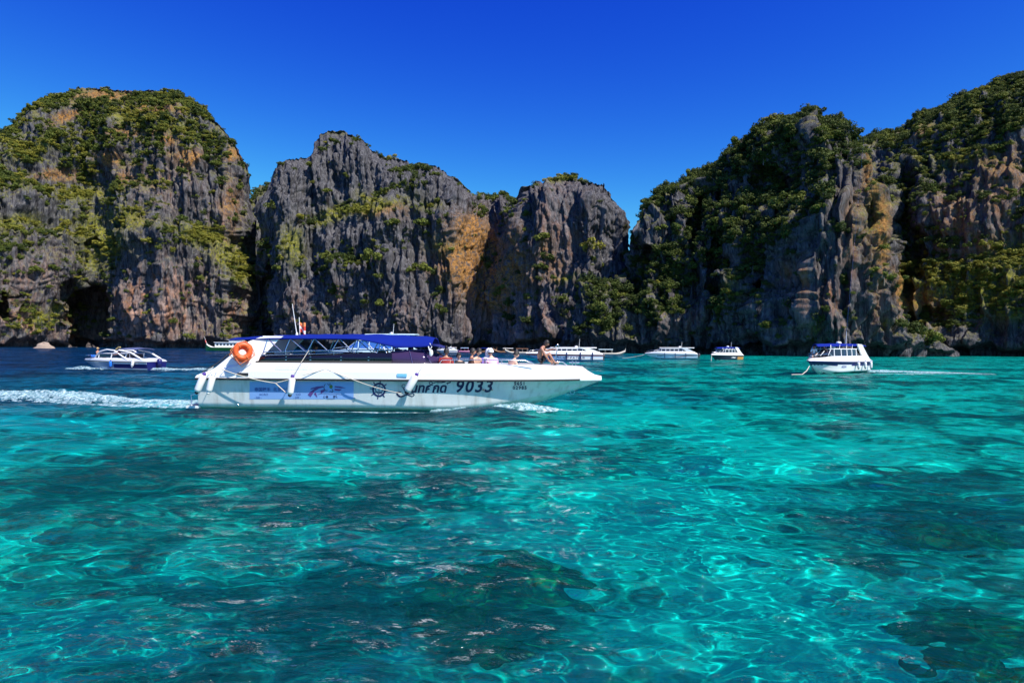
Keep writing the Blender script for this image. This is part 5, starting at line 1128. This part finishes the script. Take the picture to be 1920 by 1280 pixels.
# the green tour boat
tb = empty('tour_boat', (*at(386, 657, W(420, 657.5))[:2], 0), 0, 'green hulled passenger boat with white windowed cabin near the left cliff', 'tour boat', 'boats in the bay')
Lt = 15; mb = MB(); rings = []
for i in range(21):
    t = i/20; x = Lt*t; b_ = 1.9*min(1, (t/.25)**.6+.02)*(1-.15*t); zt = 1.0+1.2*max(0, 1-t/.18)**2
    rings.append([(x, -b_, zt), (x, -b_*.85, .5), (x, -b_*.5, -.3), (x, 0, -.5), (x, b_*.5, -.3), (x, b_*.85, .5), (x, b_, zt)])
mb.loft(rings); mb.add([rings[-1][k] for k in range(7)], [list(range(7))]); mb.build('hull', GRN, tb)
mb = MB(); mb.loft([[(x, y, z+.06) for x, y, z in (r[0], (r[0][0], r[0][1]*.6, r[0][2]-.15), (r[6][0], r[6][1]*.6, r[6][2]-.15), r[6])] for r in rings]); mb.build('deck', paint('white_deck', (.7, .7, .68)), tb)
mb = MB(); mb.box((8.6, 0, 1.75), (10.4, 2.9, 1.5)); cab = mb.build('cabin', WHITE, tb)
for i in range(9):
    mb = MB(); mb.box((4.2+i*1.05, -1.46, 1.95), (.62, .04, .55)); mb.build('window', TINT, cab)
mb = MB(); mb.box((8.9, 0, 2.6), (11.4, 3.5, .14)); mb.build('roof', WHITE, tb)
mb = MB(); mb.box((9.5, 0, 3.0), (4, 2.2, .7)); mb.box((9.5, 0, 3.42), (5, 2.8, .1)); mb.build('upper_cabin', paint('grey_white', (.6, .62, .64)), tb)
mb = MB(); mb.tube([(.4, 0, 2.1), (-.6, 0, 4.4)], [.05, .03], 5); mb.build('jack_staff', WHITE, tb)
mb = MB(); mb.tube([(.1, 0, 2.4), (-.15, 0, 3.1), (-.1, .1, 3.2)], .16, 6); mb.build('prow_ribbons', mat('red_ribbon', (.5, .06, .05), .8), tb)
# longtail boats along the foot of the cliffs
def longtail(px, py, L, right, label, hm, rm):
    Y = W(px, py); rz = 0 if right else math.pi
    root = empty('longtail_boat', ((px-960)/F*Y, Y, 0), rz+R(random.uniform(-12, 12)), label, 'longtail boat', 'longtail boats below the cliffs')
    mb = MB(); rings = []
    for i in range(19):
        t = i/18; x = L*(t-.5); b_ = .8*max(.05, math.sin(math.pi*(.12+.86*t))**.7); zt = .5+.8*max(0, (t-.68)/.32)**2+.25*max(0, (.12-t)/.12); zb = -.25+.9*max(0, (t-.75)/.25)**1.8
        rings.append([(x, -b_, zt), (x, -b_*.8, (zt+zb)/2), (x, 0, zb), (x, b_*.8, (zt+zb)/2), (x, b_, zt), (x, b_*.85, zt-.02), (x, 0, zb+.12), (x, -b_*.85, zt-.02)])
    mb.loft(rings, closed_ring=True, caps=True); mb.build('hull', hm, root)
    mb = MB(); mb.tube([(L*.49, 0, 1.2), (L*.5+.05, 0, 1.75)], [.09, .05], 6); mb.build('prow_post', hm, root)
    canopy('canopy', -L*.30, L*.12, lambda x: .8, lambda x: 1.5, [rm], root, lambda x: .12, n=8, k=6)
    for sx in (-.28, -.1, .1):
        for sg in (-1, 1): mb = MB(); mb.tube([(L*sx, sg*.72, .5), (L*sx, sg*.74, 1.38)], .03, 5); mb.build('canopy_post', hm, root)
    mb = MB(); mb.box((-L*.47, 0, .8), (.6, .4, .4)); mb.tube([(-L*.47, 0, .85), (-L*.47-1.8, .2, .1)], .04, 5); mb.build('engine', mat('engine_grey', (.12, .12, .12), .6), root)
    return root
WOOD = mat('varnished_wood', (.20, .09, .04), .5, noise=.3); PALEW = mat('pale_wood', (.50, .46, .40), .6, noise=.2)
longtail(1141, 665, 9.0, True, 'longtail boat with pale upswept prow just right of the PHUKET boat', PALEW, CYAN)
longtail(868, 660.5, 6.0, False, 'little pink and blue longtail boat under the dark overhang', paint('pink_paint', (.5, .2, .35)), LBL)
longtail(913, 661, 6.2, True, 'longtail boat with a blue awning behind the headscarfed passenger', WOOD, BLUECLOTH)
longtail(948, 661.5, 7.5, False, 'brown longtail boat with white awning nearest the headscarf boats', WOOD, paint('white_awning', (.7, .7, .7)))
longtail(974, 663, 8.0, False, 'pale longtail boat with brown awning just left of the bow pole holder', PALEW, WOOD)
# the low pale rock in front of the left cliff
mb = MB(); c0 = on_water(82, 652.6)
bm_r = []
for i in range(9):
    t = i/8; bm_r.append([(4.6*(1-t)**.6*math.cos(a)*(1+.15*math.sin(3*a+1))*(1 if i else 1.05)+.3*math.sin(i*2), 2.4*(1-t)**.6*math.sin(a), -.8+2.9*t**.9*(1+.12*math.sin(2*a+i))) for a in np.linspace(0, 6.283, 19)[:-1]])
mb.loft(bm_r, closed_ring=True, caps=True, smooth=False)
o = mb.build('rock', mat('pale_shore_rock', (.30, .23, .18), .9, noise=.3, scale=1.2, bump=1)); o.location = c0; tag(o, 'low pale rock breaking the water below the left sea cave', 'rock')

# ------------------------------------------------------------------ foam of the wakes
def foam_mat():
    m = bpy.data.materials.new('lacy_foam'); m.use_nodes = True; t = m.node_tree; N = t.nodes.new; L = t.links.new; t.nodes.clear()
    o = N('ShaderNodeOutputMaterial'); at_ = N('ShaderNodeAttribute'); at_.attribute_name = 'density'
    g = N('ShaderNodeNewGeometry'); n = N('ShaderNodeTexNoise'); n.inputs['Scale'].default_value = 7; n.inputs['Detail'].default_value = 6; n.inputs['Roughness'].default_value = .7; L(g.outputs['Position'], n.inputs['Vector'])
    ad = N('ShaderNodeMath'); ad.operation = 'MULTIPLY_ADD'; ad.inputs[1].default_value = .9; L(n.outputs[0], ad.inputs[0]); L(at_.outputs['Fac'], ad.inputs[2])
    al = N('ShaderNodeMapRange'); al.inputs['From Min'].default_value = .30; al.inputs['From Max'].default_value = .66; L(ad.outputs[0], al.inputs[0])
    cr = N('ShaderNodeValToRGB'); e = cr.color_ramp.elements; e[0].position = .30; e[0].color = (.12, .42, .48, 1); e[1].position = .72; e[1].color = (.80, .83, .84, 1); L(ad.outputs[0], cr.inputs[0])
    d = N('ShaderNodeBsdfPrincipled'); d.inputs['Roughness'].default_value = .6; L(cr.outputs[0], d.inputs['Base Color']); L(al.outputs[0], d.inputs['Alpha']); L(d.outputs[0], o.inputs[0])
    return m
FOAM = foam_mat()
def foam(name, path, wid, hgt, seed, du, dens, thin=.24):
    """a churned strip on the water; path: (x, y), wid and hgt along it, dens: how much of it is foam"""
    P = np.array(path, float); d = np.r_[0, np.cumsum(np.hypot(*np.diff(P, axis=0).T))]; n = int(d[-1]/du); s = np.linspace(0, d[-1], n)
    x = np.interp(s, d, P[:, 0]); y = np.interp(s, d, P[:, 1]); wv = np.interp(s, d, wid); hv = np.interp(s, d, hgt); de = np.interp(s, d, dens)
    tx, ty = np.gradient(x), np.gradient(y); l = np.hypot(tx, ty); nx, ny = -ty/l, tx/l
    m = int(max(wid)/du/1.0)+2; u = np.linspace(-1, 1, m)[None]
    X = x[:, None]+nx[:, None]*u*wv[:, None]/2; Y = y[:, None]+ny[:, None]*u*wv[:, None]/2
    S = np.broadcast_to(s[:, None], X.shape); V = u*wv[:, None]/2
    wv2 = V+.25*fbm(S*.5, V*.5, seed+9, 2)
    nA = fbm(S*.35, wv2*1.5, seed, 5, .62); nB = 1-2*np.abs(fbm(S*.8, wv2*3.4, seed+5, 5, .68)); nC = fbm(S*1.4, V*4.5, seed+11, 4, .7)
    prof = np.clip(1-np.abs(u)**1.6, 0, 1)
    val = nA*.75+nB*.45+.35*nC+.8*(prof-.5)+de[:, None]-.62
    Z = .03+np.maximum(0, hv[:, None]*prof*(.62+.45*nA+.16*nC))+.02*nB*np.minimum(1, hv[:, None]*4+.2)
    keep = val > -.35
    G = grid_quads(*X.shape); G = G[keep.ravel()[G].mean(1) > .6]
    me = np_mesh(name, np.stack([X, Y, Z], -1).reshape(-1, 3), G, FOAM)
    a_ = me.attributes.new('density', 'FLOAT', 'POINT'); a_.data.foreach_set('value', val.astype(np.float32).ravel())
    o = link_mesh(name, me); o['kind'] = 'stuff'; return o
foam('wake_foam', [(BX0+.2, BY), (BX0-3, BY+.5), (-16.5, 25.2), (-22, 26.8), (-34, 30)], [1.8, 2.0, 2.6, 3.0, 4.4], [.24, .22, .40, .20, .08], 3, .035, [.50, .48, .48, .30, .12])
foam('bow_wave_foam', [(-2.6, 21.55), (-1.5, 21.45), (-.4, 21.35), (.5, 21.5), (1.3, 21.9), (2.0, 22.3)], [.4, .8, 1.3, 1.4, 1.0, .4], [.10, .28, .42, .34, .2, .05], 9, .022, [.1, .4, .45, .36, .2, -.1])
foam('hull_edge_foam', [(-9.8, 21.42), (-7.5, 21.35), (-5, 21.35), (-3.5, 21.3), (-1.6, 21.25)], [.30, .25, .35, .35, .4], [.03]*5, 14, .03, [-.1, -.2, .05, .15, .2])
q = M12 @ Vector((-.3, 0, 0)); foam('wake_foam', [(q.x, q.y), (q.x+2.2, q.y+.6), (q.x+4, q.y-.5), (q.x+7, q.y-1.8), (q.x+10, q.y-3.4)], [2.4, 3.4, 4.0, 4.2, 4.6], [.25, .22, .15, .1, .05], 21, .06, [.62, .55, .42, .28, .0])
q = M12 @ Vector((4.0, 1.6, 0)); foam('wake_foam', [(q.x-1, q.y-1.2), (q.x+2, q.y-1.0), (q.x+5, q.y-.6), (q.x+8, q.y-.7)], [1.6, 2.6, 2.4, 1.2], [.06]*4, 25, .09, [-.25, -.05, .05, -.1])
q = M1 @ Vector((-.2, .2, 0)); foam('wake_foam', [(q.x-.2, q.y), (q.x+2, q.y+.2), (q.x+5.5, q.y+1.0), (q.x+9, q.y+2)], [2.0, 1.8, 1.6, 1.6], [.26, .22, .16, .1], 31, .08, [.55, .45, .25, .05])
q = M1 @ Vector((6.3, .9, 0)); foam('bow_wave_foam', [(q.x-1.4, q.y+.1), (q.x, q.y-.2), (q.x+1.6, q.y-.5), (q.x+4, q.y-.4)], [.4, .8, .8, .5], [.15, .3, .2, .08], 35, .06, [.4, .5, .3, .1])
